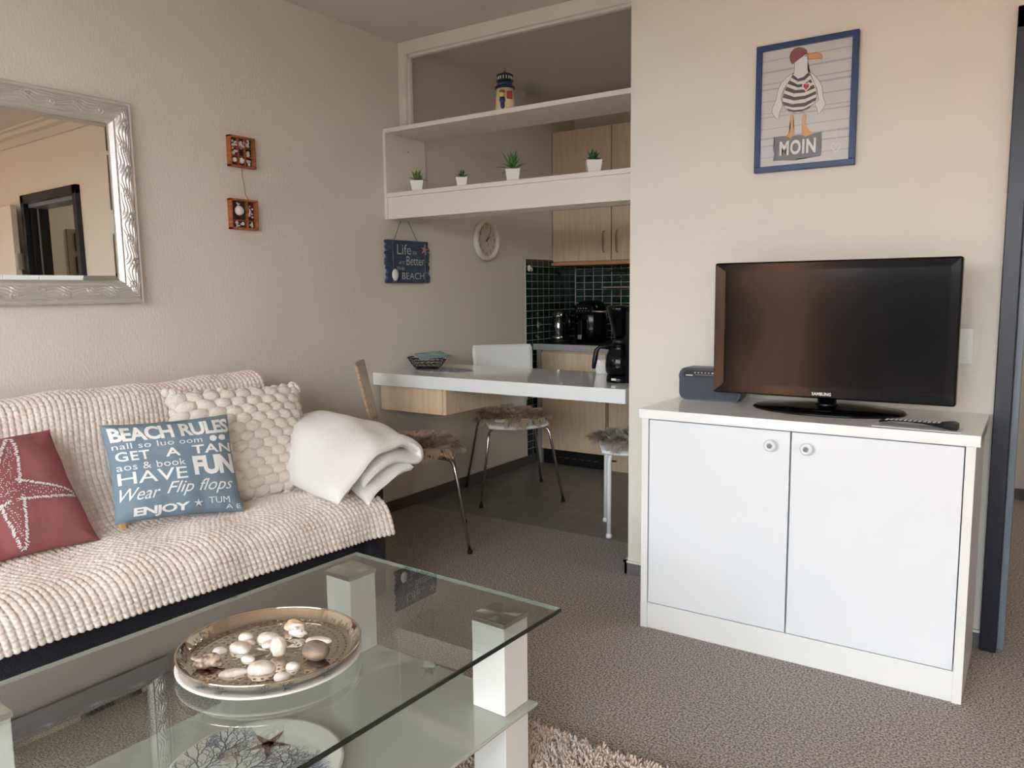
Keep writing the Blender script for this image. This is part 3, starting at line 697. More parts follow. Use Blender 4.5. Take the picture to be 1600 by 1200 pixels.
P0(B().tube([(.014, 3.175, 1.475), (.012, 3.235, 1.585)], .0012, 6).tube([(.014, 3.36, 1.475), (.012, 3.285, 1.585)], .0012, 6).done('hanging_cord', 'ink', sg), sg)
sh = B(); sh.ball((.026, 3.162, 1.288), .030, (.35, .8, 1.05), 14, 8); P0(sh.done('shell', 'shellw', sg, True), sg)
P0(B().poly([(.026, y, z) for y, z in star(3.41, 1.428, .030, .008, 5, 1.4)], .006, (1, 0, 0)).done('starfish', 'starpink', sg), sg)

# ------------------------------------------------------------------ clock
ck = thing('wall_clock', 'round ivory wall clock on the left wall under the shelf', 'clock', (0, 4.015, 1.51))
P0(B().lathe([(.0, 0), (.122, 0), (.127, .010), (.128, .022), (.123, .034), (.112, .038), (.104, .034), (.101, .022), (.10, .014)], (.0, 4.015, 1.51), 48, 'x').done('rim', 'clockw', ck), ck)
P0(B().lathe([(0, .016), (.102, .016)], (.0, 4.015, 1.51), 48, 'x').done('dial', 'clockf', ck), ck)
its = []
for h in range(1, 13):
    a = PI / 2 - h * PI / 6; u, v = .080 * math.cos(a), .080 * math.sin(a); s_ = str(h); wd_ = .009 if h < 10 else .018
    if s_ == '1': wd_ = .004
    its.append((s_, u - wd_ / 2 * 1.2, v - .0105, u + wd_ / 2 * 1.2, v + .0105, 0, 0))
for it in its: P0(lettering('numeral', [it], 'ink', ck, lambda u, v: (.0175, 4.015 + u, 1.51 + v)), ck)
def hand(a, ln, wd_, x, nm, back=.015):
    d_ = Vector((0, math.sin(a), math.cos(a))); q = Vector((0, math.cos(a), -math.sin(a))); c = Vector((x, 4.015, 1.51))
    P0(B().poly([c - d_ * back - q * wd_, c - d_ * back + q * wd_, c + d_ * ln + q * wd_ * .5, c + d_ * ln - q * wd_ * .5], .001, (1, 0, 0)).done(nm, 'ink', ck), ck)
hand(math.radians(60), .045, .0028, .020, 'hour_hand'); hand(math.radians(36), .068, .0022, .0225, 'minute_hand'); hand(math.radians(172), .045, .0008, .025, 'second_hand')

# ================================================================== WALL SHELF
ws = thing('wall_shelf', 'long white open wall shelf above the counter', 'shelf', (0, 3.28, 1.6))
P0(B().box(.0, 1.5, 3.125, 3.44, 2.018, 2.040, .0015).done('top_board', 'cream', ws), ws)
P0(B().box(.0, 1.5, 3.125, 3.44, 1.690, 1.712, .0015).done('bottom_board', 'cream', ws), ws)
P0(B().box(.0, .018, 3.122, 3.44, 1.577, 2.018, .001).done('side_panel', 'cream', ws), ws)
P0(B().box(.019, 1.5, 3.127, 3.145, 1.577, 1.689, .001).done('apron', 'cream', ws), ws)
P0(B().box(.019, 1.5, 3.405, 3.44, 1.590, 1.690, .002).done('back_rail', 'cream', ws), ws)
P0(B().lathe([(0, 0), (.004, 0)], (.0185, 3.30, 1.945), 10, 'x').done('screw_hole', 'ink', ws), ws)
# lighthouse
lh = thing('lighthouse_figurine', 'small cream and blue lighthouse figurine on the top shelf board', 'figurine', (.745, 3.165, 2.040), math.radians(34))
B().lathe([(0, 0), (.047, 0), (.046, .012), (.039, .100), (0, .100)], n=28).done('tower', 'lhcream', lh)
B().lathe([(0, .098), (.046, .098), (.049, .102), (.046, .108), (0, .108)], n=28).done('gallery', 'lhdark', lh)
B().lathe([(0, .108), (.035, .108), (.036, .130), (0, .130)], n=24).done('band', 'lhblue', lh)
B().lathe([(0, .130), (.040, .130), (.042, .134), (.039, .138), (0, .138)], n=24).done('gallery', 'lhdark', lh)
b = B().lathe([(0, .138), (.028, .138), (.028, .156), (0, .156)], n=24); b.done('lantern', 'lhdark', lh)
b = B()
for k in range(14):
    a = 2 * PI * k / 14; b.box(-.0022, .0022, -.0012, .0012, .138, .157, 0, 2, Matrix.Translation((.031 * math.cos(a), .031 * math.sin(a), 0)) @ Matrix.Rotation(a + PI / 2, 4, 'Z'))
b.done('railing', 'picw', lh)
B().lathe([(0, .156), (.040, .155), (.040, .160), (.022, .169), (.006, .174), (0, .176)], n=24).done('roof', 'lhdark', lh)
B().lathe([(0, .172), (.008, .172), (.005, .178), (.0012, .182), (.0012, .196), (0, .196)], n=12).done('finial', 'lhred', lh)
fg = B().ball((-.012, -.047, .016), .011, (1, .6, 1.6), 12, 8).ball((-.013, -.047, .040), .014, (1, .6, 1.3), 12, 8).done('sailor_coat', 'lhblue', lh, True)
B().ball((-.014, -.048, .063), .0135, (1, .7, 1), 14, 9).done('sailor_head', 'lhskin', lh, True)
B().ball((-.014, -.047, .077), .014, (1, .8, .62), 14, 8).done('sailor_hat', 'lhhat', lh, True)
B().box(.008, .034, -.045, -.030, .046, .080, .002).done('red_panel', 'lhred', lh)

# plants
def plant(loc, s, pk, label):
    o = thing('potted_plant', label, 'plant', loc, math.radians(33), 'little potted plants on the shelf')
    b = B(); h = .047 * s; a, c = .0225 * s, .0305 * s
    vs = []
    for z, q in ((0, a), (h, c), (h, c - .003), (h - .006, c - .004)): vs.append([b.bm.verts.new((x * q, y * q, z)) for x, y in ((-1, -1), (1, -1), (1, 1), (-1, 1))])
    for A, C in zip(vs, vs[1:]):
        for j in range(4): b.bm.faces.new((A[j], A[(j + 1) % 4], C[(j + 1) % 4], C[j]))
    b.bm.faces.new(vs[0][::-1]); b.done('pot', 'pot', o)
    B().box(-c + .004, c - .004, -c + .004, c - .004, h - .010, h - .007).done('soil', 'soil', o)
    r = rng(int(loc[0] * 1000)); bl = B()
    n, ln, wd_, up, m = pk
    for k in range(n):
        a = k * 2.4 + r.uniform(-.2, .2); t0 = (k + .5) / n; el = up[0] + (up[1] - up[0]) * t0; l_ = ln * r.uniform(.8, 1.1) * (1.0 if t0 < .6 else .85)
        d_ = Vector((math.cos(a) * math.cos(el), math.sin(a) * math.cos(el), math.sin(el))); sd_ = Vector((-math.sin(a), math.cos(a), 0)); nn = sd_.cross(d_)
        P_ = []
        for i in range(6):
            t = i / 5; wv = wd_ * math.sin(PI * min(1, (t * .8 + .18))) * (1 - t ** 4) + .0004
            c_ = Vector((0, 0, h - .006 + .012 * t0)) + d_ * l_ * t + Vector((0, 0, -l_ * .30 * t * t if el < .8 else 0)); P_.append((c_ + sd_ * wv, c_ - nn * wv * .5, c_ - sd_ * wv, c_ + nn * wv * .12))
        rg = [[bl.bm.verts.new(p) for p in q] for q in P_]
        for A, C in zip(rg, rg[1:]):
            for j in range(4): bl.bm.faces.new((A[j], A[(j + 1) % 4], C[(j + 1) % 4], C[j]))
        bl.bm.faces.new(rg[0]); bl.bm.faces.new(rg[-1][::-1])
    bl.done('leaves', m, o, True)
    return o
plant((.185, 3.175, 1.712), 1.12, (16, .066, .0105, (.35, 1.35), 'leafA'), 'olive leaved succulent in a square white pot, leftmost on the shelf')
plant((.474, 3.175, 1.712), .95, (20, .048, .0055, (.3, 1.35), 'leafB'), 'tiny spiky succulent in the smallest white square pot')
plant((.777, 3.175, 1.712), 1.18, (22, .104, .0085, (.15, 1.5), 'leafC'), 'tall aloe like plant in a white square pot, below the lighthouse')
plant((1.210, 3.175, 1.712), 1.15, (22, .052, .0115, (.25, 1.3), 'leafD'), 'bushy dark green succulent in a white pot, rightmost on the shelf')

# ================================================================== DINING COUNTER
dc = thing('dining_counter', 'glossy white wall mounted dining counter with a wooden drawer box', 'table', (0, 3.3, .7))
P0(B().box(.002, 1.458, 2.992, 3.575, .715, .778, .002).done('worktop', 'gloss', dc), dc)
P0(B().box(.03, .44, 3.045, 3.52, .582, .715, .002).done('drawer_box', 'maple', dc), dc)
P0(B().box(.024, .435, 3.026, 3.044, .581, .712, .002).done('drawer_front', 'maple', dc), dc)
P0(B().box(.437, .457, 3.030, 3.52, .581, .713, .002).done('side_board', 'maple', dc), dc)
P0(B().tube([(1.30, 3.50, 0), (1.30, 3.50, .715)], .02, 16).done('leg', 'legwhite', dc), dc) if False else None
for y in (3.16, 3.42): P0(B().box(1.458, 1.4985, y, y + .03, .725, .755).done('wall_bracket', 'steel', dc), dc)
# placemat + basket + leaflets
tag(B().poly([(.26 + .175 * math.cos(a) * (1 + .04 * math.sin(9 * a)), 3.27 + .11 * math.sin(a) * (1 + .04 * math.cos(7 * a)), .7805) for a in np.linspace(0, 2 * PI, 41)[:-1]], .002, (0, 0, 1)).done('placemat', 'placemat'), 'patterned grey placemat lying under the wire basket', 'placemat')
bk = thing('wire_basket', 'small black wire basket on the dining counter', 'basket', (.140, 3.275, .781), math.radians(34))
b = B()
def ring(z, rx, ry, rad, n=28): b.tube([(rx * math.cos(2 * PI * k / n), ry * math.sin(2 * PI * k / n), z) for k in range(n)], rad, 6, True)
for t in np.linspace(0, 1, 5): ring(.004 + .058 * t, .062 + .046 * t ** .7, .048 + .042 * t ** .7, .0018 if t < 1 else .0035)
for k in range(20):
    a = 2 * PI * k / 20
    b.tube([((.062 + .046 * t ** .7) * math.cos(a + .22 * math.sin(t * 9)), (.048 + .042 * t ** .7) * math.sin(a + .22 * math.sin(t * 9)), .004 + .058 * t) for t in np.linspace(0, 1, 7)], .0014, 5)
for k in range(6): b.tube([(-.06, -.04 + .016 * k, .004), (.06, -.04 + .016 * k, .004)], .0014, 5)
b.done('wire_body', 'blackm', bk)
tag(B().poly([(.030, 3.285, .858), (.195, 3.150, .843), (.280, 3.325, .849), (.060, 3.480, .862)], .0015, (0, 0, 1)).done('leaflet', 'leaflet'), 'light blue leaflet lying on top of the wire basket', 'leaflet')
tag(B().poly([(.045, 3.260, .852), (.190, 3.170, .8385), (.255, 3.300, .843), (.100, 3.420, .855)], .0015, (0, 0, 1)).done('leaflet', 'paper'), 'pale paper leaflet under the blue one in the wire basket', 'leaflet')
cp_ = B().lathe([(0, .003), (.026, .003), (.030, .0), (.032, .01), (.040, .062), (.042, .068), (.039, .068), (.030, .012), (0, .010)], n=28).done('cup', 'pot'); cp_.location = (1.085, 3.50, .778); tag(cp_, 'small white cup at the back of the counter behind the coffee maker', 'cup')
# coffee maker on the counter
cm = thing('coffee_maker', 'black filter coffee maker with jug at the right end of the counter', 'coffee maker', (1.315, 3.23, .778))
B().lathe([(0, 0), (.060, 0), (.062, .006), (.060, .028), (.056, .032), (0, .032)], n=32).done('base', 'black', cm)
jg = B().lathe([(0, .033), (.055, .033), (.064, .05), (.066, .085), (.060, .125), (.048, .150), (.046, .165), (.050, .170), (0, .172)], n=32).done('jug', 'black', cm)
B().tube([(-.045, -.015, .155), (-.085, -.03, .16), (-.100, -.035, .145), (-.108, -.038, .10), (-.113, -.040, .06)], [.008, .009, .011, .012, .009], 10).done('jug_handle', 'blackm', jg)
B().lathe([(0, .172), (.030, .172), (.034, .185), (.030, .195), (0, .197)], n=24).done('jug_lid', 'blackm', jg)
B().box(.045, .10, -.05, .05, .0, .335, .012, 3).done('column', 'black', cm)
B().lathe([(0, .20), (.022, .20), (.030, .215), (.058, .325), (.062, .340), (.055, .346), (0, .350)], n=32).done('filter_holder', 'black', cm)
B().tube([(-.055, -.01, .318), (-.125, -.03, .322)], .0035, 8).done('lever', 'nickel', cm)
B().box(-.012, .012, -.0625, -.060, .012, .022, .001).done('label', 'picw', cm)

# ================================================================== CHAIRS
def chair(name, label, loc, ang, seatm, backm, edge, fur, furlabel, group, legs='chrome', foot=.238, topd=.165, z=.445, back=True, legpos=None, bw=.19, bofs=0):
    o = thing(name, label, 'chair', loc, ang, group)     # local +x = facing
    # moulded shell: seat
    def shell_part(nm, G, th, par):
        q = grid_mesh(nm, G, seatm if nm == 'seat' else backm, par)
        md = q.modifiers.new('s', 'SOLIDIFY'); md.thickness = th; md.offset = 0; q.data.materials.append(M[edge]); md.material_offset_rim = 1
        return q
    n = 17; G = np.zeros((n, n, 3))
    for i, s_ in enumerate(np.linspace(-1, 1, n)):
        for j, t in enumerate(np.linspace(-1, 1, n)):
            w_ = .185 + .01 * s_; sq = max(abs(s_), abs(t)); rr = math.hypot(s_, t); k = 1 if rr < 1e-6 else (sq / rr) ** .35
            x = .20 * s_ * k; y = w_ * t * k
            zz = z + .010 * t * t - .022 * max(0, s_ - .5) ** 2 * 4 + (.02 * max(0, -s_ - .6) * 2)
            G[i, j] = (x, y, zz)
    shell_part('seat', G, .011, o)
    if back:
        n = 15; G = np.zeros((n, n, 3))
        for i, s_ in enumerate(np.linspace(-1, 1, n)):
            for j, t in enumerate(np.linspace(0, 1, n)):
                w_ = bw - .015 + .015 * t; e = 1 - .5 * max(0, (t - .86) / .14) ** 2 * max(0, abs(s_) - .7) / .3 * .12
                G[i, j] = (-.19 - .060 * t + .018 * (1 - abs(s_) ** 2) * -1 + .0, s_ * w_ * e + bofs, .58 + .29 * t)
        bk_ = shell_part('backrest', G, .010, o)
        # narrow waist joining seat and backrest
        n = 9; G = np.zeros((n, 7, 3))
        for i, s_ in enumerate(np.linspace(-1, 1, n)):
            for j, t in enumerate(np.linspace(0, 1, 7)):
                wv = (.16 - .03 * math.sin(PI * t)); ang_ = t * PI / 2
                G[i, j] = (-.165 - .030 * math.sin(ang_) - .012 * (1 - s_ * s_) * t, s_ * wv + bofs * t, z + .018 + (.58 - z - .015) * (1 - math.cos(ang_) * .999) )
        shell_part('waist', G, .010, o)
    lp = legpos or [((topd, topd), (foot, foot)), ((topd, -topd), (foot, -foot)), ((-topd, topd), (-foot, foot)), ((-topd, -topd), (-foot, -foot))]
    for (tx_, ty), (fx, fy_) in lp:
        rad = .0078 if legs == 'chrome' else .012
        pts = [(tx_ * .35, ty * .35, z - .020), (tx_ * .85, ty * .85, z - .020), (tx_ * .97, ty * .97, z - .024), (tx_ * 1.04, ty * 1.04, z - .038), (tx_ * 1.08, ty * 1.08, z - .060), (fx, fy_, .008)]
        lg = B().tube(pts, rad, 10).done('leg', legs, o)
        B().lathe([(0, 0), (rad + .003, 0), (rad + .004, .010), (rad + .001, .020), (0, .020)], (fx, fy_, 0), 12).done('foot_cap', 'rubber' if legs == 'chrome' else legs, lg)
    B().box(-.10, .10, -.012, .012, z - .026, z - .012).box(-.012, .012, -.10, .10, z - .026, z - .012).done('seat_bracket', 'rubber', o)
    # fur pad: a thing of its own
    r = rng(int(abs(loc[0]) * 977 + 5)); ns_ = 6500
    ncl = 300; ca = r.uniform(0, 2 * PI, ncl); cq = np.sqrt(r.uniform(0, 1, ncl)) * .200; ci = r.randint(0, ncl, ns_)
    xx_ = cq[ci] * np.cos(ca[ci]) + r.normal(0, .010, ns_); yy_ = cq[ci] * np.sin(ca[ci]) + r.normal(0, .010, ns_)
    a = np.arctan2(yy_, xx_); q = np.minimum(np.hypot(xx_, yy_), .205)
    px = q * np.cos(a); py = q * np.sin(a); pz = np.full(ns_, z + .030)
    ln = np.clip(r.uniform(.045, .075, ncl)[ci] * r.uniform(.8, 1.1, ns_), .03, .08); cda = ca + r.normal(0, .9, ncl); da = cda[ci] + r.normal(0, .12, ns_); clz = r.uniform(.15, 1.2, ncl); clo = r.uniform(-.7, .7, ncl); out = .35 + .9 * (q / .198) ** 2
    hx = np.cos(da) * out; hy = np.sin(da) * out; hz = np.where(cq[ci] > .165, clo[ci], clz[ci]) + r.normal(0, .08, ns_)
    nrm_ = np.sqrt(hx ** 2 + hy ** 2 + hz ** 2); hx, hy, hz = hx / nrm_, hy / nrm_, hz / nrm_
    V = []; wd_ = .0027
    base = np.stack([px, py, pz], 1); D = np.stack([hx, hy, hz], 1); SD = np.stack([-np.sin(da), np.cos(da), np.zeros(ns_)], 1)
    mid = base + D * (ln * .55)[:, None]; ctip = (np.stack([cq * np.cos(ca), cq * np.sin(ca), np.full(ncl, z + .03)], 1))[ci]; tip = base * .55 + ctip * .45 + D * ln[:, None] + np.array([0, 0, -1]) * (ln * .25)[:, None]
    Vv = np.stack([base + SD * wd_, base - SD * wd_, mid - SD * wd_ * .9, mid + SD * wd_ * .9, tip - SD * .0003, tip + SD * .0003], 1).reshape(-1, 3)
    k = np.arange(ns_)[:, None] * 6; F_ = np.concatenate([k + [0, 1, 2, 3], k + [3, 2, 4, 5]], 0)
    # core disc
    nd = 24; dv_ = []
    for zc, rc in ((z + .012, .17), (z + .012, .186), (z + .024, .19), (z + .034, .17), (z + .036, .001)):
        dv_ += [(rc * math.cos(2 * PI * i / nd), rc * math.sin(2 * PI * i / nd), zc) for i in range(nd)]
    n0 = len(Vv); dq = [[n0 + a_ * nd + i, n0 + a_ * nd + (i + 1) % nd, n0 + (a_ + 1) * nd + (i + 1) % nd, n0 + (a_ + 1) * nd + i] for a_ in range(4) for i in range(nd)]
    pad = soup('seat_pad', np.vstack([Vv, np.array(dv_)]), np.vstack([F_, np.array(dq)]), fur)
    pad.location = loc; pad.rotation_euler = (0, 0, ang); tag(pad, furlabel, 'seat pad', 'round fur pads on the chair seats')
    return o
chair('dining_chair', 'light plywood chair with chrome legs between the sofa and the counter', (.443, 2.812, 0), math.radians(40), 'plyface', 'plyface', 'ply', 'fur', 'brown fur seat pad on the plywood chair beside the sofa', 'dining chairs around the counter')
chair('dining_chair', 'white shell chair with chrome legs standing behind the counter', (.358, 3.768, 0), math.radians(-43), 'white', 'white', 'white', 'fur', 'taupe fur seat pad on the white chrome legged chair', 'dining chairs around the counter')
ac = math.atan2(-.866, .5)
chair('stool', 'stool with white tube legs at the right end of the counter, beside the pillar', (1.262, 3.515, 0), ac, 'white', 'white', 'white', 'furg', 'grey fur seat pad on the white legged stool beside the pillar', None, legs='legwhite', z=.44, back=False,
      legpos=[((.128, -.125), (.138, -.135)), ((-.120, -.125), (-.130, -.137)), ((.128, .125), (.138, .135)), ((-.120, .125), (-.130, .137))], bw=.15)

# ================================================================== KITCHEN
def bow_handle(x, y, z0, z1, par):
    pts = [(x, y, z0), (x, y - .022, z0 + .012), (x, y - .026, (z0 + z1) / 2), (x, y - .022, z1 - .012), (x, y, z1)]
    pts = catmull(pts, 13); B().tube([tuple(p) for p in pts], [.003, .005, .0045, .004, .005, .0065, .007, .0065, .005, .004, .0045, .005, .003], 8).done('handle', 'nickel', par)
for i, (x0, x1, lab) in enumerate(((0.004, .463, 'maple wall cabinet in the kitchen corner, nearest the left wall'), (.467, .926, 'maple wall cabinet, second from the left wall'), (.930, 1.389, 'maple wall cabinet, third from the left wall'))):
    c = thing('wall_cabinet', lab, 'cabinet', (0, 0, 0), 0, 'maple cabinets above the tiles')
    B().box(x0, x1, 4.85, 5.156, 1.39, 2.282, .001).done('body', 'maple', c)
    dr = B().box(x0 + .001, x1 - .003, 4.83, 4.848, 1.395, 2.282, .002).done('door', 'maple', c)
    bow_handle(x1 - .05 if i % 2 == 0 else x0 + .045, 4.83, 1.447, 1.592, dr)
tag(B().box(.004, 1.39, 4.812, 5.14, 1.366, 1.388, .004, 2).done('cabinet_light_rail', 'maple_trim'), 'reddish maple pelmet board along the bottom of the wall cabinets', 'rail')
for i, (x0, x1, lab) in enumerate(((.06, .555, 'maple base cabinet below the kettle in the corner'), (.575, 1.17, 'maple base cabinet right of the corner one, mostly hidden by the pillar'), (1.18, 1.78, 'maple base cabinet behind the pillar'))):
    c = thing('base_cabinet', lab, 'cabinet', (0, 0, 0), 0, 'maple base cabinets')
    B().box(x0, x1, 4.60, 5.146, .10, .79).done('body', 'maple', c)
    B().box(x0 + .002, x1 - .002, 4.575, 4.60, .105, .775, .002).done('door', 'maple', c)
    if i == 0:
        pl = B().box(x0, x1, 4.60, 4.62, 0, .10).done('plinth_grille', 'blackm', c)
        B().box(.09, .54, 4.588, 4.60, .006, .095, .002).done('grille_frame', 'blackm', c)
        b = B()
        for k in range(7): b.box(.13 + .055 * k, .17 + .055 * k, 4.584, 4.589, .050, .056)
        b.done('grille_slats', 'nickel', c)
    else: B().box(x0, x1, 4.60, 4.62, 0, .10).done('plinth', 'maple', c)
    if i == 1: B().box(.60, .635, 4.573, 4.576, .07, .078).done('label', 'ink', c)
tag(B().box(.025, .058, 4.575, 5.14, 0, .79, .001).done('end_panel', 'grey_edge'), 'grey end strip between the tiled wall and the base cabinet', 'panel')
wt_ = thing('kitchen_worktop', 'grey edged kitchen worktop under the kettle', 'worktop')
B().box(.010, 1.8, 4.562, 5.146, .793, .832, .002).done('slab', 'darktop', wt_)
B().box(.010, 1.8, 4.552, 4.563, .791, .833, .001).done('front_edge', 'grey_edge', wt_)
# kettle
kt = thing('kettle', 'glass and steel electric kettle in the tiled corner', 'kettle', (.080, 4.79, .832))
B().lathe([(0, 0), (.075, 0), (.077, .010), (.07, .018), (0, .018)], n=28).done('base', 'blackm', kt)
B().lathe([(0, .019), (.062, .019), (.064, .045), (0, .046)], n=28).done('heater_ring', 'steel', kt)
B().lathe([(.063, .046), (.063, .10), (.058, .15), (.052, .185)], n=28).done('glass_body', 'jug', kt)
B().lathe([(0, .218), (.030, .216), (.046, .205), (.054, .186), (.055, .180), (0, .180)], n=28).done('lid', 'steel', kt)
B().ball((0, 0, .222), .014, (1.6, 1.2, .6), 12, 6).done('lid_knob', 'blackm', kt)
B().tube([(.045, -.02, .205), (.085, -.035, .215), (.108, -.045, .19), (.112, -.046, .12), (.100, -.042, .06), (.075, -.03, .04)], [.012, .014, .015, .015, .013, .010], 10).done('handle', 'black', kt)
# big machine
k2 = thing('air_fryer', 'black kitchen appliance with a row of buttons beside the kettle', 'appliance', (.295, 4.86, .832))
B().lathe([(0, 0), (.085, 0), (.095, .01), (.103, .06), (.104, .14), (.098, .22), (.082, .27), (.06, .288), (0, .292)], n=36, sx=1.15, sy=1.0).done('body', 'black', k2)
B().box(-.075, .075, -.108, -.06, .195, .262, .01, 3).done('control_panel', 'black', k2)
b = B()
for k in range(4): b.lathe([(0, .110), (.004, .110)], (-.040 + .020 * k, 0, .238), 10, 'y')
for k in range(5): b.lathe([(0, .110), (.0025, .110)], (-.050 + .022 * k, 0, .222), 8, 'y')
b.done('button_marks', 'key', k2)
hd = B().box(-.022, .022, -.165, -.095, .03, .165, .010, 3).done('pull_handle', 'black', k2)
B().box(-.014, .014, -.1665, -.164, .030, .060, .001).done('handle_badge', 'steel', hd)
# hooks and utensil rail
for y, z, m in ((4.51, 1.345, 'pot'), (4.90, 1.305, 'leafD')):
    hk = B().lathe([(0, .0), (.019, .0), (.019, .004), (.013, .009), (0, .010)], (.0095, y, z), 20, 'x', 1, 1.15).tube([(.018, y, z + .004), (.034, y, z - .002), (.036, y, z - .014), (.028, y, z - .018)], .004, 8)
    tag(hk.done('wall_hook', 'pot' if m == 'pot' else 'tileg'), 'white round hook on the dark tiles at the wall edge' if m == 'pot' else 'green round hook on the dark tiles near the corner', 'hook')
ur = thing('utensil_rail', 'chrome utensil rail with a small shelf on the green tiles', 'rail')
B().tube([(.26, 5.115, 1.330), (.9, 5.115, 1.330)], .004, 8).done('bar', 'chrome', ur)
B().tube([(.30, 5.147, 1.33), (.30, 5.11, 1.33)], .005, 8).tube([(.75, 5.147, 1.33), (.75, 5.11, 1.33)], .005, 8).done('bracket', 'chrome', ur)
B().tube([(.405, 5.11, 1.33), (.405, 5.10, 1.26)], .003, 6).done('hook', 'chrome', ur)
B().box(.29, .80, 5.02, 5.11, 1.205, 1.219, .003).done('rack_shelf', 'chrome', ur)

# ================================================================== TV CABINET
tc = thing('tv_cabinet', 'white two door sideboard under the television', 'cabinet', (2.27, 2.7, 0))
def T(o): return P0(o, tc)
T(B().box(1.764, 2.780, 2.462, 2.91, .757, .789, .002).done('top', 'gloss', tc))
T(B().box(1.767, 1.792, 2.480, 2.90, 0, .757, .0015).done('side_panel', 'white', tc))
T(B().box(2.744, 2.769, 2.480, 2.90, .0, .757, .0015).done('side_panel', 'white', tc))
T(B().box(1.792, 2.744, 2.486, 2.505, 0, .092, .001).done('plinth', 'white', tc))
T(B().box(1.792, 2.744, 2.505, 2.90, .092, .108).box(1.792, 2.744, 2.89, 2.90, .1, .757).done('carcass', 'white', tc))
for x0, x1, kx in ((1.796, 2.268, 2.212), (2.273, 2.741, 2.322)):
    dr = T(B().box(x0, x1, 2.481, 2.500, .097, .751, .0015).done('door', 'wfront', tc))
    kn = B().lathe([(0, 0), (.008, 0), (.008, .008), (.018, .012), (.019, .020), (.016, .025), (.011, .026), (.010, .0245), (0, .0245)], (kx, 2.481, .705), 24, 'y').done('knob', 'white', dr)
    kn2 = B().lathe([(0, .0262), (.008, .0262)], (kx, 2.481, .705), 16, 'y').done('knob_inset', 'alu', kn)

# TV
tv = thing('television', 'black flat screen television standing on the white sideboard', 'television', (2.32, 2.69, .789))
def TT(o): return P0(o, tv)
x0, x1, z0, z1 = 1.944, 2.698, .833, 1.285
fb_ = B(); fb_.box(x0, x1, 2.688, 2.735, z0, z1, .008, 3)
TT(fb_.done('housing', 'black', tv))
bz = B()
ix0, ix1, iz0, iz1 = 1.984, 2.668, .868, 1.256
for q in ([(x0 + .006, z1 - .006), (x1 - .006, z1 - .006), (ix1, iz1), (ix0, iz1)], [(x1 - .006, z1 - .006), (x1 - .006, z0 + .006), (ix1, iz0), (ix1, iz1)], [(x1 - .006, z0 + .006), (x0 + .006, z0 + .006), (ix0, iz0), (ix1, iz0)], [(x0 + .006, z0 + .006), (x0 + .006, z1 - .006), (ix0, iz1), (ix0, iz0)]):
    bz.poly([(x, 2.6815 if k < 2 else 2.6825, z) for k, (x, z) in enumerate(q)], .012, (0, -1, 0))
TT(bz.done('bezel', 'black', tv))
TT(B().box(ix0, ix1, 2.6845, 2.70, iz0, iz1).done('screen', 'screen', tv))
TT(B().box(2.08, 2.56, 2.735, 2.765, .90, 1.2, .01).done('rear_cover', 'blackm', tv))
TT(B().lathe([(0, 0), (.24, 0), (.242, .004), (.235, .010), (.14, .016), (.06, .020), (0, .020)], (2.32, 2.735, .789), 64, 'z', 1, .62).done('stand_base', 'black', tv))
TT(B().lathe([(0, .015), (.040, .018), (.030, .026), (.028, .075), (0, .075)], (2.32, 2.735, .789), 32).done('stand_neck', 'black', tv))
TT(lettering('brand_lettering', [('SAMSUNG', 0, 0, .060, .0105, .03, 0, 1.05)], 'print', tv, lambda u, v: (2.283 + u, 2.6795, .8445 + v)))

# radio
ra = thing('radio', 'grey portable radio with fabric grille, left of the television', 'radio', (1.905, 2.79, .789))
def rrect(w_, h_, r_, n=8):
    pts = []
    for cx_, cz_, a0_ in ((w_ - r_, h_ - r_, 0), (-w_ + r_, h_ - r_, PI / 2), (-w_ + r_, -h_ + r_, PI), (w_ - r_, -h_ + r_, 1.5 * PI)):
        for k in range(n + 1): a = a0_ + PI / 2 * k / n; pts.append((cx_ + r_ * math.cos(a), cz_ + r_ * math.sin(a)))
    return pts
def RR(w_, h_, r_, y, z=.060, x=0): return [(x + a, y, z + c) for a, c in rrect(w_, h_, r_)]
B().poly(RR(.115, .060, .028, -.030), .075, (0, -1, 0)).done('case', 'radio', ra)
B().poly(RR(.107, .053, .022, -.0315), .004, (0, -1, 0)).done('grille', 'grille', ra)
B().poly([(x, -.0325, z) for x, z in [(-.097, .086), (-.097, .100), (-.09, .109), (-.08, .1115), (.100, .1115), (.105, .10), (.105, .086)]], .002, (0, -1, 0)).done('dial_panel', 'blackm', ra)
b = B()
for k, wd_ in enumerate((.004, .004, .004, .004, .004, .018, .012)): b.box(-.055 + .013 * k, -.055 + .013 * k + wd_, -.0340, -.0325, .1005, .104)
b.box(-.088, -.062, -.0340, -.0325, .090, .0935)
for k in range(22): b.box(-.052 + .0055 * k, -.050 + .0055 * k, -.0338, -.0325, .094, .0955)
b.done('dial_marks', 'picw', ra)
B().lathe([(0, 0), (.010, 0), (.010, .012), (0, .012)], (-.127, .005, .085), 20, 'x').done('tuning_knob', 'steel', ra)

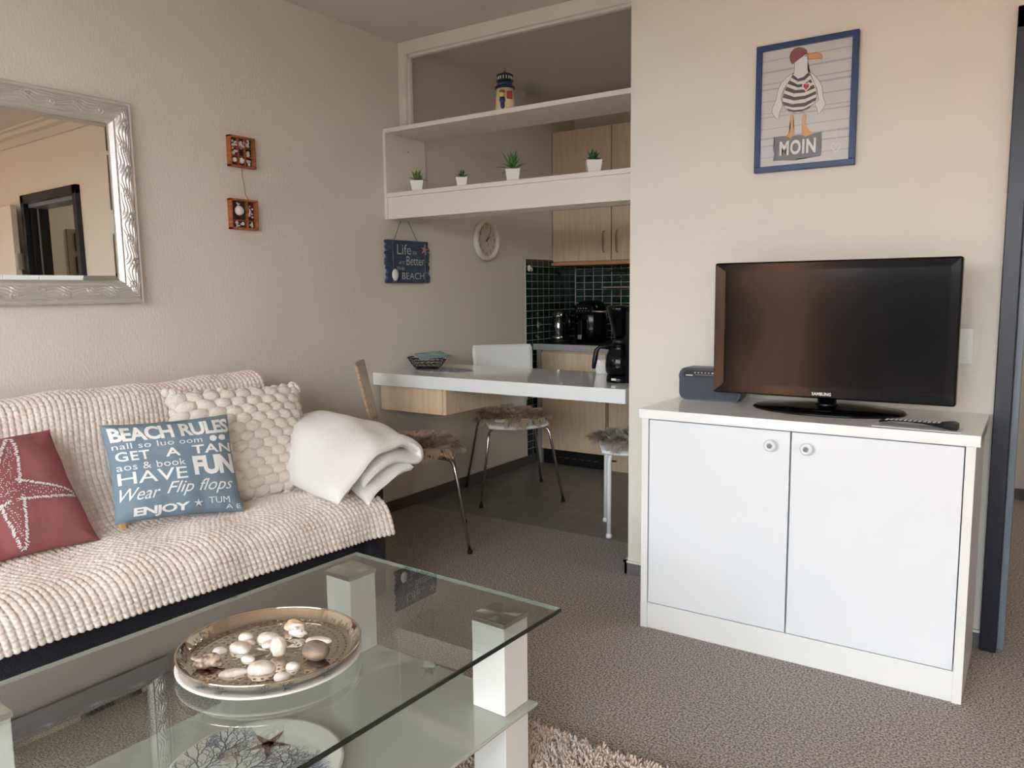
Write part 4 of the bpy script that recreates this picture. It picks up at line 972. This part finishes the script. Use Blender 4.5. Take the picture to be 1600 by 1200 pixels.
# remote + card
tag(B().box(-.115, .115, -.040, .040, 0, .0012, 0, 2, Matrix.Translation((2.615, 2.530, .789)) @ Matrix.Rotation(math.radians(-2), 4, 'Z')).done('paper_card', 'paper'), 'white paper card under the remote control', 'card')
rm = thing('remote_control', 'black remote control lying on a white card on the sideboard', 'remote control', (2.615, 2.535, .7902), math.radians(-3))
G = []
sec = catmull([(-.100, .012, .006), (-.06, .016, .013), (0, .0165, .013), (.05, .017, .007), (.09, .022, .0), (.104, .018, .0)], 16)
b = B(); rg = []
for x, top, bot in sec: rg.append([b.bm.verts.new((x, y, z)) for y, z in ((-.022, bot + .002), (-.024, (top + bot) / 2), (-.019, top), (.019, top), (.024, (top + bot) / 2), (.022, bot + .002), (.015, bot), (-.015, bot))])
for A, C in zip(rg, rg[1:]):
    for j in range(8): b.bm.faces.new((A[j], A[(j + 1) % 8], C[(j + 1) % 8], C[j]))
b.bm.faces.new(rg[0]); b.bm.faces.new(rg[-1][::-1])
for v in b.bm.verts: v.co.z = max(v.co.z, .0004)
b.done('body', 'blackm', rm)
b = B()
for i in range(12):
    for j in range(3):
        x = -.085 + .0125 * i; zt = np.interp(x, sec[:, 0], sec[:, 1]); b.box(x, x + .008, -.014 + .011 * j, -.007 + .011 * j, zt - .001, zt + .0022, .0006, 1)
b.done('keys', 'key', rm)

# light switch
sw = thing('light_switch', 'white light switch partly hidden behind the television edge', 'switch', (2.695, 2.94, 1.0))
B().box(-.05, .045, -.003, 0, -.065, .075, .001).done('clear_surround', 'pane', sw)
B().box(-.042, .025, -.010, 0, -.055, .060, .002).done('cover_plate', 'white', sw)
B().box(-.028, .012, -.015, -.010, -.035, .040, .002).done('rocker', 'white', sw)

# cable and socket behind the tv
# ================================================================== PICTURE
pc = thing('framed_picture', 'blue framed seagull print reading MOIN on the right wall', 'picture', (2.0, 2.94, 1.611))
W_, H_ = .341, .440; fw = .020
for bx in ((0, W_, H_ - fw, H_), (0, W_, 0, fw), (0, fw, fw, H_ - fw), (W_ - fw, W_, fw, H_ - fw)): B().box(bx[0], bx[1], -.022, -.001, bx[2], bx[3], .0015).done('frame_bar', 'bluefr', pc)
B().box(fw - .002, W_ - fw + .002, -.012, -.004, fw - .002, H_ - fw + .002).done('print_sheet', 'picbg', pc)
ART = {
'body':[[0.132,0.359],[0.131,0.333],[0.112,0.306],[0.098,0.279],[0.093,0.257],[0.095,0.233],[0.105,0.212],[0.125,0.199],[0.148,0.193],[0.172,0.198],[0.195,0.212],[0.208,0.233],[0.21,0.259],[0.201,0.288],[0.187,0.315],[0.176,0.335],[0.176,0.37],[0.168,0.397],[0.156,0.408],[0.137,0.404],[0.129,0.378]],
'cap':[[0.125,0.362],[0.117,0.375],[0.114,0.392],[0.119,0.405],[0.13,0.414],[0.144,0.416],[0.16,0.411],[0.171,0.402],[0.174,0.391],[0.161,0.385],[0.143,0.375]],
'beak':[[0.175,0.391],[0.203,0.388],[0.219,0.383],[0.225,0.371],[0.222,0.364],[0.213,0.367],[0.203,0.368],[0.177,0.37]],
'wingL':[[0.129,0.333],[0.107,0.323],[0.088,0.305],[0.077,0.283],[0.07,0.246],[0.059,0.223],[0.058,0.207],[0.07,0.189],[0.081,0.181],[0.085,0.205],[0.095,0.228],[0.087,0.257],[0.098,0.284],[0.117,0.31]],
'wingR':[[0.182,0.328],[0.2,0.315],[0.217,0.292],[0.227,0.27],[0.231,0.237],[0.239,0.218],[0.236,0.204],[0.225,0.189],[0.216,0.181],[0.211,0.203],[0.204,0.218],[0.217,0.23],[0.209,0.268],[0.194,0.303]],
'st1':[[0.127,0.327],[0.145,0.311],[0.163,0.314],[0.179,0.327],[0.185,0.317],[0.168,0.303],[0.145,0.301],[0.122,0.318]],
'st2':[[0.116,0.31],[0.145,0.291],[0.169,0.292],[0.188,0.303],[0.193,0.292],[0.171,0.282],[0.146,0.281],[0.11,0.299]],
'st3':[[0.106,0.29],[0.137,0.274],[0.165,0.272],[0.198,0.283],[0.203,0.271],[0.167,0.261],[0.132,0.263],[0.101,0.278]],
'st4':[[0.098,0.268],[0.133,0.251],[0.17,0.25],[0.207,0.261],[0.208,0.25],[0.171,0.239],[0.133,0.239],[0.094,0.254]],
'st5':[[0.094,0.241],[0.129,0.227],[0.171,0.227],[0.208,0.24],[0.206,0.229],[0.171,0.214],[0.129,0.216],[0.099,0.227]],
'st6':[[0.104,0.217],[0.134,0.206],[0.167,0.205],[0.197,0.218],[0.185,0.206],[0.162,0.198],[0.134,0.199],[0.117,0.205]],
'legL':[[0.123,0.191],[0.133,0.19],[0.135,0.175],[0.132,0.157],[0.137,0.137],[0.139,0.123],[0.13,0.114],[0.125,0.109],[0.118,0.116],[0.109,0.118],[0.117,0.128],[0.124,0.144],[0.126,0.162],[0.121,0.168],[0.123,0.179]],
'legR':[[0.167,0.19],[0.178,0.189],[0.177,0.17],[0.176,0.151],[0.185,0.134],[0.197,0.123],[0.197,0.116],[0.184,0.114],[0.177,0.109],[0.172,0.115],[0.164,0.119],[0.165,0.139],[0.163,0.158],[0.163,0.169]],
'board':[[0.067,0.122],[0.127,0.119],[0.198,0.118],[0.23,0.122],[0.231,0.098],[0.229,0.089],[0.231,0.07],[0.229,0.04],[0.191,0.039],[0.153,0.038],[0.142,0.033],[0.105,0.037],[0.066,0.038],[0.07,0.063],[0.066,0.078],[0.07,0.092]],
'heart':[[0.173,0.269],[0.165,0.279],[0.164,0.288],[0.17,0.291],[0.174,0.286],[0.178,0.29],[0.183,0.286],[0.182,0.277]],
'heart2':[[0.278,0.047],[0.265,0.062],[0.263,0.074],[0.27,0.077],[0.278,0.07],[0.285,0.077],[0.292,0.073],[0.292,0.061]]}
def art(name, key, m, d, grow=None):
    P_ = ART[key] if isinstance(key, str) else key
    bm = bmesh.new(); vs = [bm.verts.new((x, -.0122 - d * .00012, z)) for x, z in P_]; bm.faces.new(vs); bmesh.ops.triangulate(bm, faces=bm.faces)
    me = bpy.data.meshes.new(name); bm.to_mesh(me); bm.free(); return link(name, me, m, pc)
def outline(P_, w_, m, d, name='ink_line', close=True):
    P_ = list(P_) + ([P_[0]] if close else []); V, F = stroke2d([P_], w_)
    bm = bmesh.new(); vs = [bm.verts.new((x, -.0122 - d * .00012, z)) for x, z in V]
    for f in F: bm.faces.new([vs[i] for i in f])
    me = bpy.data.meshes.new(name); bm.to_mesh(me); bm.free(); return link(name, me, m, pc)
V = []; r = rng(21); bm = bmesh.new()
for z in (.05, .09, .115, .15, .19, .205, .245, .285, .305, .345, .385):
    h_ = r.uniform(.003, .010); q = [(.019, z), (.322, z + .004), (.322, z + .004 + h_), (.019, z + h_ * .7)]; bm.faces.new([bm.verts.new((x, -.01215, zz)) for x, zz in q])
me = bpy.data.meshes.new('bg'); bm.to_mesh(me); bm.free(); link('background_planks', me, 'picline', pc)
art('seagull_body', 'body', 'picw', 2); outline(ART['body'], .0014, 'picdk', 3)
art('seagull_wing', 'wingL', 'picw', 4); outline(ART['wingL'], .0014, 'picdk', 5); art('seagull_wing', 'wingR', 'picw', 4); outline(ART['wingR'], .0014, 'picdk', 5)
for k in range(1, 7): art('shirt_stripe', 'st%d' % k, 'picdk', 6)
art('beret', 'cap', 'picred', 6); outline(ART['cap'], .0012, 'picdk', 7); art('beak', 'beak', 'picor', 6); outline(ART['beak'], .0012, 'picdk', 7)
art('eye', blob(.167, .383, .004, .005, 10), 'picw', 7); art('pupil', blob(.168, .383, .0018, .0025, 8), 'picdk', 8)
art('heart_halo', [(x * 1.5 - .174 * .5, z * 1.5 - .28 * .5) for x, z in ART['heart']], 'picw', 8); art('heart', 'heart', 'picheart', 9)
art('name_board', 'board', 'picboard', 4)
art('seagull_leg', 'legL', 'picor', 8); art('seagull_leg', 'legR', 'picor', 8)
outline(ART['heart2'], .0035, 'picw', 5, 'hanging_heart'); outline([(.278, .075), (.278, .125)], .0008, 'picw', 5, 'heart_thread', False)
lettering('lettering', [('MOIN', .088, .053, .212, .104, .035, 0, 1.1)], 'picw', pc, lambda u, v: (u, -.0134, v))
B().box(fw - .001, W_ - fw + .001, -.0165, -.0150, fw - .001, H_ - fw + .001).done('glazing', 'pane', pc)

# hall picture panel (seen in the mirror)
hp = thing('photo_panel', 'olive hanging panel with three seaside photos in the hall', 'picture', (4.2, 3.66, 1.45))
B().box(-.018, 0, -.15, .17, -.60, .41, .002).done('panel', 'panel', hp)
for z, m in ((.30, 'photo'), (.10, 'photo2'), (-.11, 'photo'), (-.33, 'photo2')):
    f_ = B().box(-.030, -.018, -.09, .10, z - .075, z + .075, .001).done('photo_frame', 'blackm', hp); B().box(-.0315, -.030, -.065, .055, z - .062, z + .062).done('photo', m, f_)

# ================================================================== COFFEE TABLE
th = math.radians(-2.6); ex = Vector((math.cos(th), math.sin(th), 0)); ey = Vector((-math.sin(th), math.cos(th), 0))
TL = Vector((1.286, 1.572, 0)); LW, LL = .708, 1.10
ct = thing('coffee_table', 'glass coffee table with square white legs in front of the sofa', 'table', (TL.x, TL.y, 0), th)
# local: x 0..LW, y 0..-LL
B().box(.0035, LW - .0035, -LL + .0035, -.0035, .4415, .4515).done('glass_top', 'glass', ct)
B().box(LW - .0034, LW, -LL, 0, .4415, .4515, .0015).box(0, LW, -LL, -LL + .0034, .4415, .4515, .0015).done('near_edge', 'glassedge', ct)
B().box(0, LW, -.0034, 0, .4415, .4515, .0015).box(0, .0034, -LL, 0, .4415, .4515, .0015).done('far_edge', 'glassedge_light', ct)
legs = [(.022, .118, -.132, -.040), (.540, .636, -.132, -.040), (.022, .118, -1.05, -.955), (.540, .636, -1.05, -.955)]
for x0, x1, y0, y1 in legs:
    lg = B().box(x0, x1, y0, y1, .215, .429, .002).box(x0, x1, y0, y1, 0, .205, .002).done('leg', 'legwhite', ct)
    cp = B().box(x0 - .003, x1 + .003, y0 - .003, y1 + .003, .429, .4400, .001).done('cap', 'capedge', lg)
    cx_, cy_ = (x0 + x1) / 2, (y0 + y1) / 2; tq = B()
    hx_, hy_ = (x1 - x0) / 2 + .002, (y1 - y0) / 2 + .002; rim = []
    for k in range(48):
        a = 2 * PI * k / 48; sc_ = min(hx_ / max(abs(math.cos(a)), 1e-6), hy_ / max(abs(math.sin(a)), 1e-6)); rim.append(tq.bm.verts.new((sc_ * math.cos(a), sc_ * math.sin(a), .0016 * max(0, math.sin(4 * a + .6)))))
    cc = tq.bm.verts.new((0, 0, .0002))
    for k in range(48): tq.bm.faces.new((rim[k], rim[(k + 1) % 48], cc))
    q = tq.done('cap_face', 'cap', cp); q.location = (cx_, cy_, .4406)
B().box(.030, .660, -1.07, -.030, .205, .2148, .004).done('frosted_shelf', 'frost', ct)

# rug
n = 52000; r = rng(31); rx = r.uniform(1.30, 2.75, n); ryy = r.uniform(.5, 1.70, n)
keep = (rx > 1.30); h_ = r.uniform(.016, .032, n); lx = r.normal(0, .008, n); ly = r.normal(0, .008, n); wd_ = r.uniform(.003, .0055, n); an = r.uniform(0, PI, n)
Bs = np.stack([rx, ryy, np.full(n, .004)], 1); dx = np.stack([np.cos(an), np.sin(an), 0 * an], 1) * wd_[:, None]; dy = np.stack([-np.sin(an), np.cos(an), 0 * an], 1) * wd_[:, None]
tp = Bs + np.stack([lx, ly, h_], 1); md_ = Bs + np.stack([lx * .4, ly * .4, h_ * .6], 1)
Vv = np.stack([Bs + dx, Bs + dy, Bs - dx, Bs - dy, md_ + dx, md_ + dy, md_ - dx, md_ - dy, tp + dx * .5, tp + dy * .5, tp - dx * .5, tp - dy * .5], 1).reshape(-1, 3)
k = np.arange(n)[:, None] * 12; Fq = [[0, 1, 5, 4], [1, 2, 6, 5], [2, 3, 7, 6], [3, 0, 4, 7], [4, 5, 9, 8], [5, 6, 10, 9], [6, 7, 11, 10], [7, 4, 8, 11], [8, 9, 10, 11]]
F_ = np.concatenate([k + q for q in Fq], 0)
n0 = len(Vv); bx = np.array([(1.30, .5, .001), (2.75, .5, .001), (2.75, 1.70, .001), (1.30, 1.70, .001), (1.30, .5, .008), (2.75, .5, .008), (2.75, 1.70, .008), (1.30, 1.70, .008)])
F_ = np.vstack([F_, np.array([[0, 3, 2, 1], [4, 5, 6, 7], [0, 1, 5, 4], [1, 2, 6, 5], [2, 3, 7, 6], [3, 0, 4, 7]]) + n0])
tag(soup('shag_rug', np.vstack([Vv, bx]), F_, 'rug'), 'beige pink shaggy rug under the coffee table', 'rug')

# charger plates and tray
def coral(seed, cx, cy, ang, ln, depth, wd_, out, r):
    if depth == 0 or ln < .004: return
    x2, y2 = cx + ln * math.cos(ang), cy + ln * math.sin(ang); k = 3; P_ = [(cx, cy)]
    for i in range(1, k): P_.append((cx + (x2 - cx) * i / k + r.normal(0, .0012), cy + (y2 - cy) * i / k + r.normal(0, .0012)))
    P_.append((x2, y2)); out.append((P_, wd_))
    for s_ in (-1, 1): coral(seed, x2, y2, ang + s_ * r.uniform(.25, .55), ln * r.uniform(.70, .88), depth - 1, wd_ * .75, out, r)
    if r.uniform() < .6: coral(seed, (cx + x2) / 2, (cy + y2) / 2, ang + r.choice([-1, 1]) * r.uniform(.5, .9), ln * .6, depth - 2 if depth > 2 else 1, wd_ * .6, out, r)
def charger(loc, label, detail, R=.178):
    o = thing('charger_plate', label, 'plate', loc)
    B().lathe([(0, .002), (.10, .002), (.115, 0), (R - .006, .013), (R, .015), (R, .017), (R - .008, .0165), (R - .04, .007), (R - .055, .0045), (0, .0045)], n=72).done('dish', 'plate', o)
    def zat(x, y): q = math.hypot(x, y); return float(np.interp(q, [0, R - .055, R - .04, R - .008, R], [.0045, .0045, .007, .0165, .017])) + .0006
    def flat(name, polys, m):
        bm = bmesh.new()
        for V, F in polys:
            vs = [bm.verts.new((x, y, zat(x, y))) for x, y in V]
            for f in F:
                if all(math.hypot(*V[i]) < R - .004 for i in f):
                    try: bm.faces.new([vs[i] for i in f])
                    except ValueError: pass
        me = bpy.data.meshes.new(name); bm.to_mesh(me); bm.free(); link(name, me, m, o)
    r = rng(8); out = []
    if detail:
        for (x, y, a, l_) in ((.02, -.06, 1.0, .05), (.03, -.08, .3, .045), (-.02, -.08, 1.75, .045), (-.10, -.02, 2.0, .03), (.05, -.04, 1.5, .04), (-.06, -.1, 2.4, .04), (.0, -.11, -1, .04)): coral(0, x, y, a, l_, 7, .0046, out, r)
        flat('coral_print', [stroke2d([P_], w_) for P_, w_ in out], 'coralblue')
        def arm_star(cx, cy, R_, rot):
            V = [(cx, cy)]; F = []
            pts = []
            for k in range(5):
                a = rot + 2 * PI * k / 5; d_ = (math.cos(a), math.sin(a)); q_ = (-d_[1], d_[0])
                V2 = [(cx + d_[0] * R_ * t + q_[0] * s_ * .0085 * (R_ / .045) * (1 - t) ** .6, cy + d_[1] * R_ * t + q_[1] * s_ * .0085 * (R_ / .045) * (1 - t) ** .6) for s_, ts in ((1, (0, .25, .5, .75, 1)), (-1, (.75, .5, .25, 0))) for t in ts]
                b0 = len(V); V += V2; F.append(tuple(range(b0, b0 + len(V2))))
            return V, F
        flat('starfish_print', [arm_star(-.055, .075, .052, .5)], 'starbrown')
        flat('blue_starfish_print', [arm_star(.115, .03, .040, .2)], 'coralblue')
        flat('shell_print', [(blob(-.09, .0, .028, .02, 16), [tuple(range(16))])], 'plsand')
    else:
        for k in range(16):
            a = 2 * PI * k / 16 + r.normal(0, .1); coral(0, (R - .045) * math.cos(a), (R - .045) * math.sin(a), a, .012, 4, .002, out, r)
        flat('coral_print', [stroke2d([P_], w_) for P_, w_ in out], 'coralblue')
    return o
charger((1.600, .960, .2148), 'white plate with blue coral and starfish print on the lower glass shelf', True)
charger((1.627, .990, .4516), 'white patterned plate under the silver tray', False, .183)
ty = thing('serving_tray', 'round silver hammered tray full of shells on the coffee table', 'tray', (1.625, .992, .466))
R = .180; n = 440; m_ = 150; G = np.zeros((n, m_, 3))
r = rng(41); dents = []
for k in range(7):
    rad = .055 + .016 * k
    for q in range(int(rad * 2 * PI / .0145)): dents.append((rad, q * .0145 / rad + k * .3))
dx = np.array([d_[0] * math.cos(d_[1]) for d_ in dents]); dy = np.array([d_[0] * math.sin(d_[1]) for d_ in dents])
rads = np.linspace(0.0005, R, m_)
for j, rad in enumerate(rads):
    z = .004 if rad < R - .022 else .004 + .020 * ((rad - R + .022) / .022) ** 1.6
    for i in range(n):
        a = 2 * PI * i / n; x, y = rad * math.cos(a), rad * math.sin(a); q = ((dx - x) ** 2 + (dy - y) ** 2).min()
        zz = z - (.0016 * math.exp(-q / (.0026 ** 2)) if rad < R - .024 else 0) + (.0006 * math.sin(a * 60) * max(0, 1 - abs(rad - R + .010) / .006))
        zz += .0009 * math.sin(7 * a + 40 * rad) * (rad < .05)
        G[i, j] = (x, y, zz)
grid_mesh('tray_dish', G, 'tray', ty, closeu=True)
bpy.data.objects['tray_dish'].modifiers.new('s', 'SOLIDIFY').thickness = .0016
B().tube([(R * math.cos(2 * PI * k / 96), R * math.sin(2 * PI * k / 96), .0245) for k in range(96)], .0024, 8, True).done('rim', 'tray', ty)
# shells on the tray
TZ = .4705
def on_tray(px, py, z=TZ):
    d_ = _f + _r * ((px - 800) / 1225.84) + _u * ((600 - py) / 1225.84); t = (z - 1.2) / d_.z; return 2.8948 + d_.x * t, d_.y * t
def sh(px, py, rx, ry, h, rot, m, label, name='seashell', tilt=0, z=TZ, ridges=26, amp=.012):
    x, y = on_tray(px, py, z); b = B(); gen_shell(b, (0, 0, 0), rx, ry, h, ridges, 0, 0, 84, 12, amp)
    o = b.done(name, m); o.location = (x, y, z + tilt * .4 * rx); o.rotation_euler = (tilt, 0, rot); tag(o, label, 'shell', 'seashells on the silver tray'); return o
S_ = [(385, 997, .0165, .014, .012, .3, 'shellw', 'small white shell behind the pale pink clam on the tray'),
      (419, 999, .0225, .021, .016, .8, 'shell', 'round pink scallop at the back centre of the tray'),
      (376, 1015, .026, .020, .015, -.2, 'shell', 'wide pale clam shell left of the tray centre'),
      (391, 1005, .013, .010, .008, 0, 'shell', 'tiny cream shell tucked behind the wide clam'),
      (344, 1019, .015, .014, .011, .4, 'shellw', 'small white shell nearest the left rim of the tray'),
      (365, 1053, .028, .014, .010, .9, 'shell', 'pointed pale shell near the front left of the tray'),
      (409, 1047, .0275, .025, .018, .5, 'shell', 'largest ribbed scallop at the front of the tray'),
      (388, 1031, .016, .011, .009, .1, 'shellw', 'small flat white shell between the wide clam and the largest scallop'),
      (422, 1008, .017, .014, .010, 1.0, 'shell', 'small pink shell leaning against the rolled shell'),
      (458, 1043, .014, .013, .011, .3, 'shellw', 'small round white shell right of the largest scallop'),
      (441, 1059, .016, .014, .011, .9, 'shellw', 'ribbed white shell at the front edge of the tray')]
for s_ in S_: sh(*s_)
def rock(px, py, r0, sc, rot, m, label, name, cat, amp=.25, fr=2.2, z=TZ, seed=0, up=.75, g=None):
    x, y = on_tray(px, py, z); b = B().ball((0, 0, 0), 1, (1, 1, 1), 28, 18)
    for v in b.bm.verts:
        k = 1 + amp * noise.noise(v.co * fr + Vector((seed, 0, 0))); v.co = Vector((v.co.x * sc[0], v.co.y * sc[1], v.co.z * sc[2])) * r0 * k
    zm = min(v.co.z for v in b.bm.verts)
    o = b.done(name, m, None, True); o.location = (x, y, z - zm * .97); o.rotation_euler = (0, 0, rot); tag(o, label, cat, g); return o
rock(323, 1044, .029, (1.1, .5, .42), .75, 'shellb', 'brown rugged shell fragment at the left of the tray', 'shell_fragment', 'shell', .55, 1.6, seed=3)
rock(436, 1026, .019, (.85, .85, 1.15), 0, 'shell', 'rolled pink grey shell standing upright in the tray', 'rolled_shell', 'shell', .12, 3, seed=5)
rock(494, 1030, .0285, (1.0, .82, .70), .3, 'pebble', 'grey brown pebble at the right of the tray', 'pebble', 'stone', .08, 1.2, seed=2)
rock(462, 986, .028, (.95, .62, .42), .2, 'oyster', 'orange tinged oyster piece at the back of the tray', 'oyster_shell', 'shell', .42, 1.5, seed=9)
rock(466, 995, .017, (1.1, .7, .55), .2, 'shellw', 'small white broken shell in front of the oyster piece', 'shell_fragment', 'shell', .5, 1.8, seed=12)
x, y = on_tray(498, 1001, .502); b = B(); gen_shell(b, (0, 0, 0), .027, .016, .010, 14, 0, 0, 30, 8, .02); o = b.done('seashell', 'shell'); o.location = (x, y, .500); o.rotation_euler = (0, 0, .5); tag(o, 'pale clam shell lying on top of the pebble', 'shell', 'seashells on the silver tray')
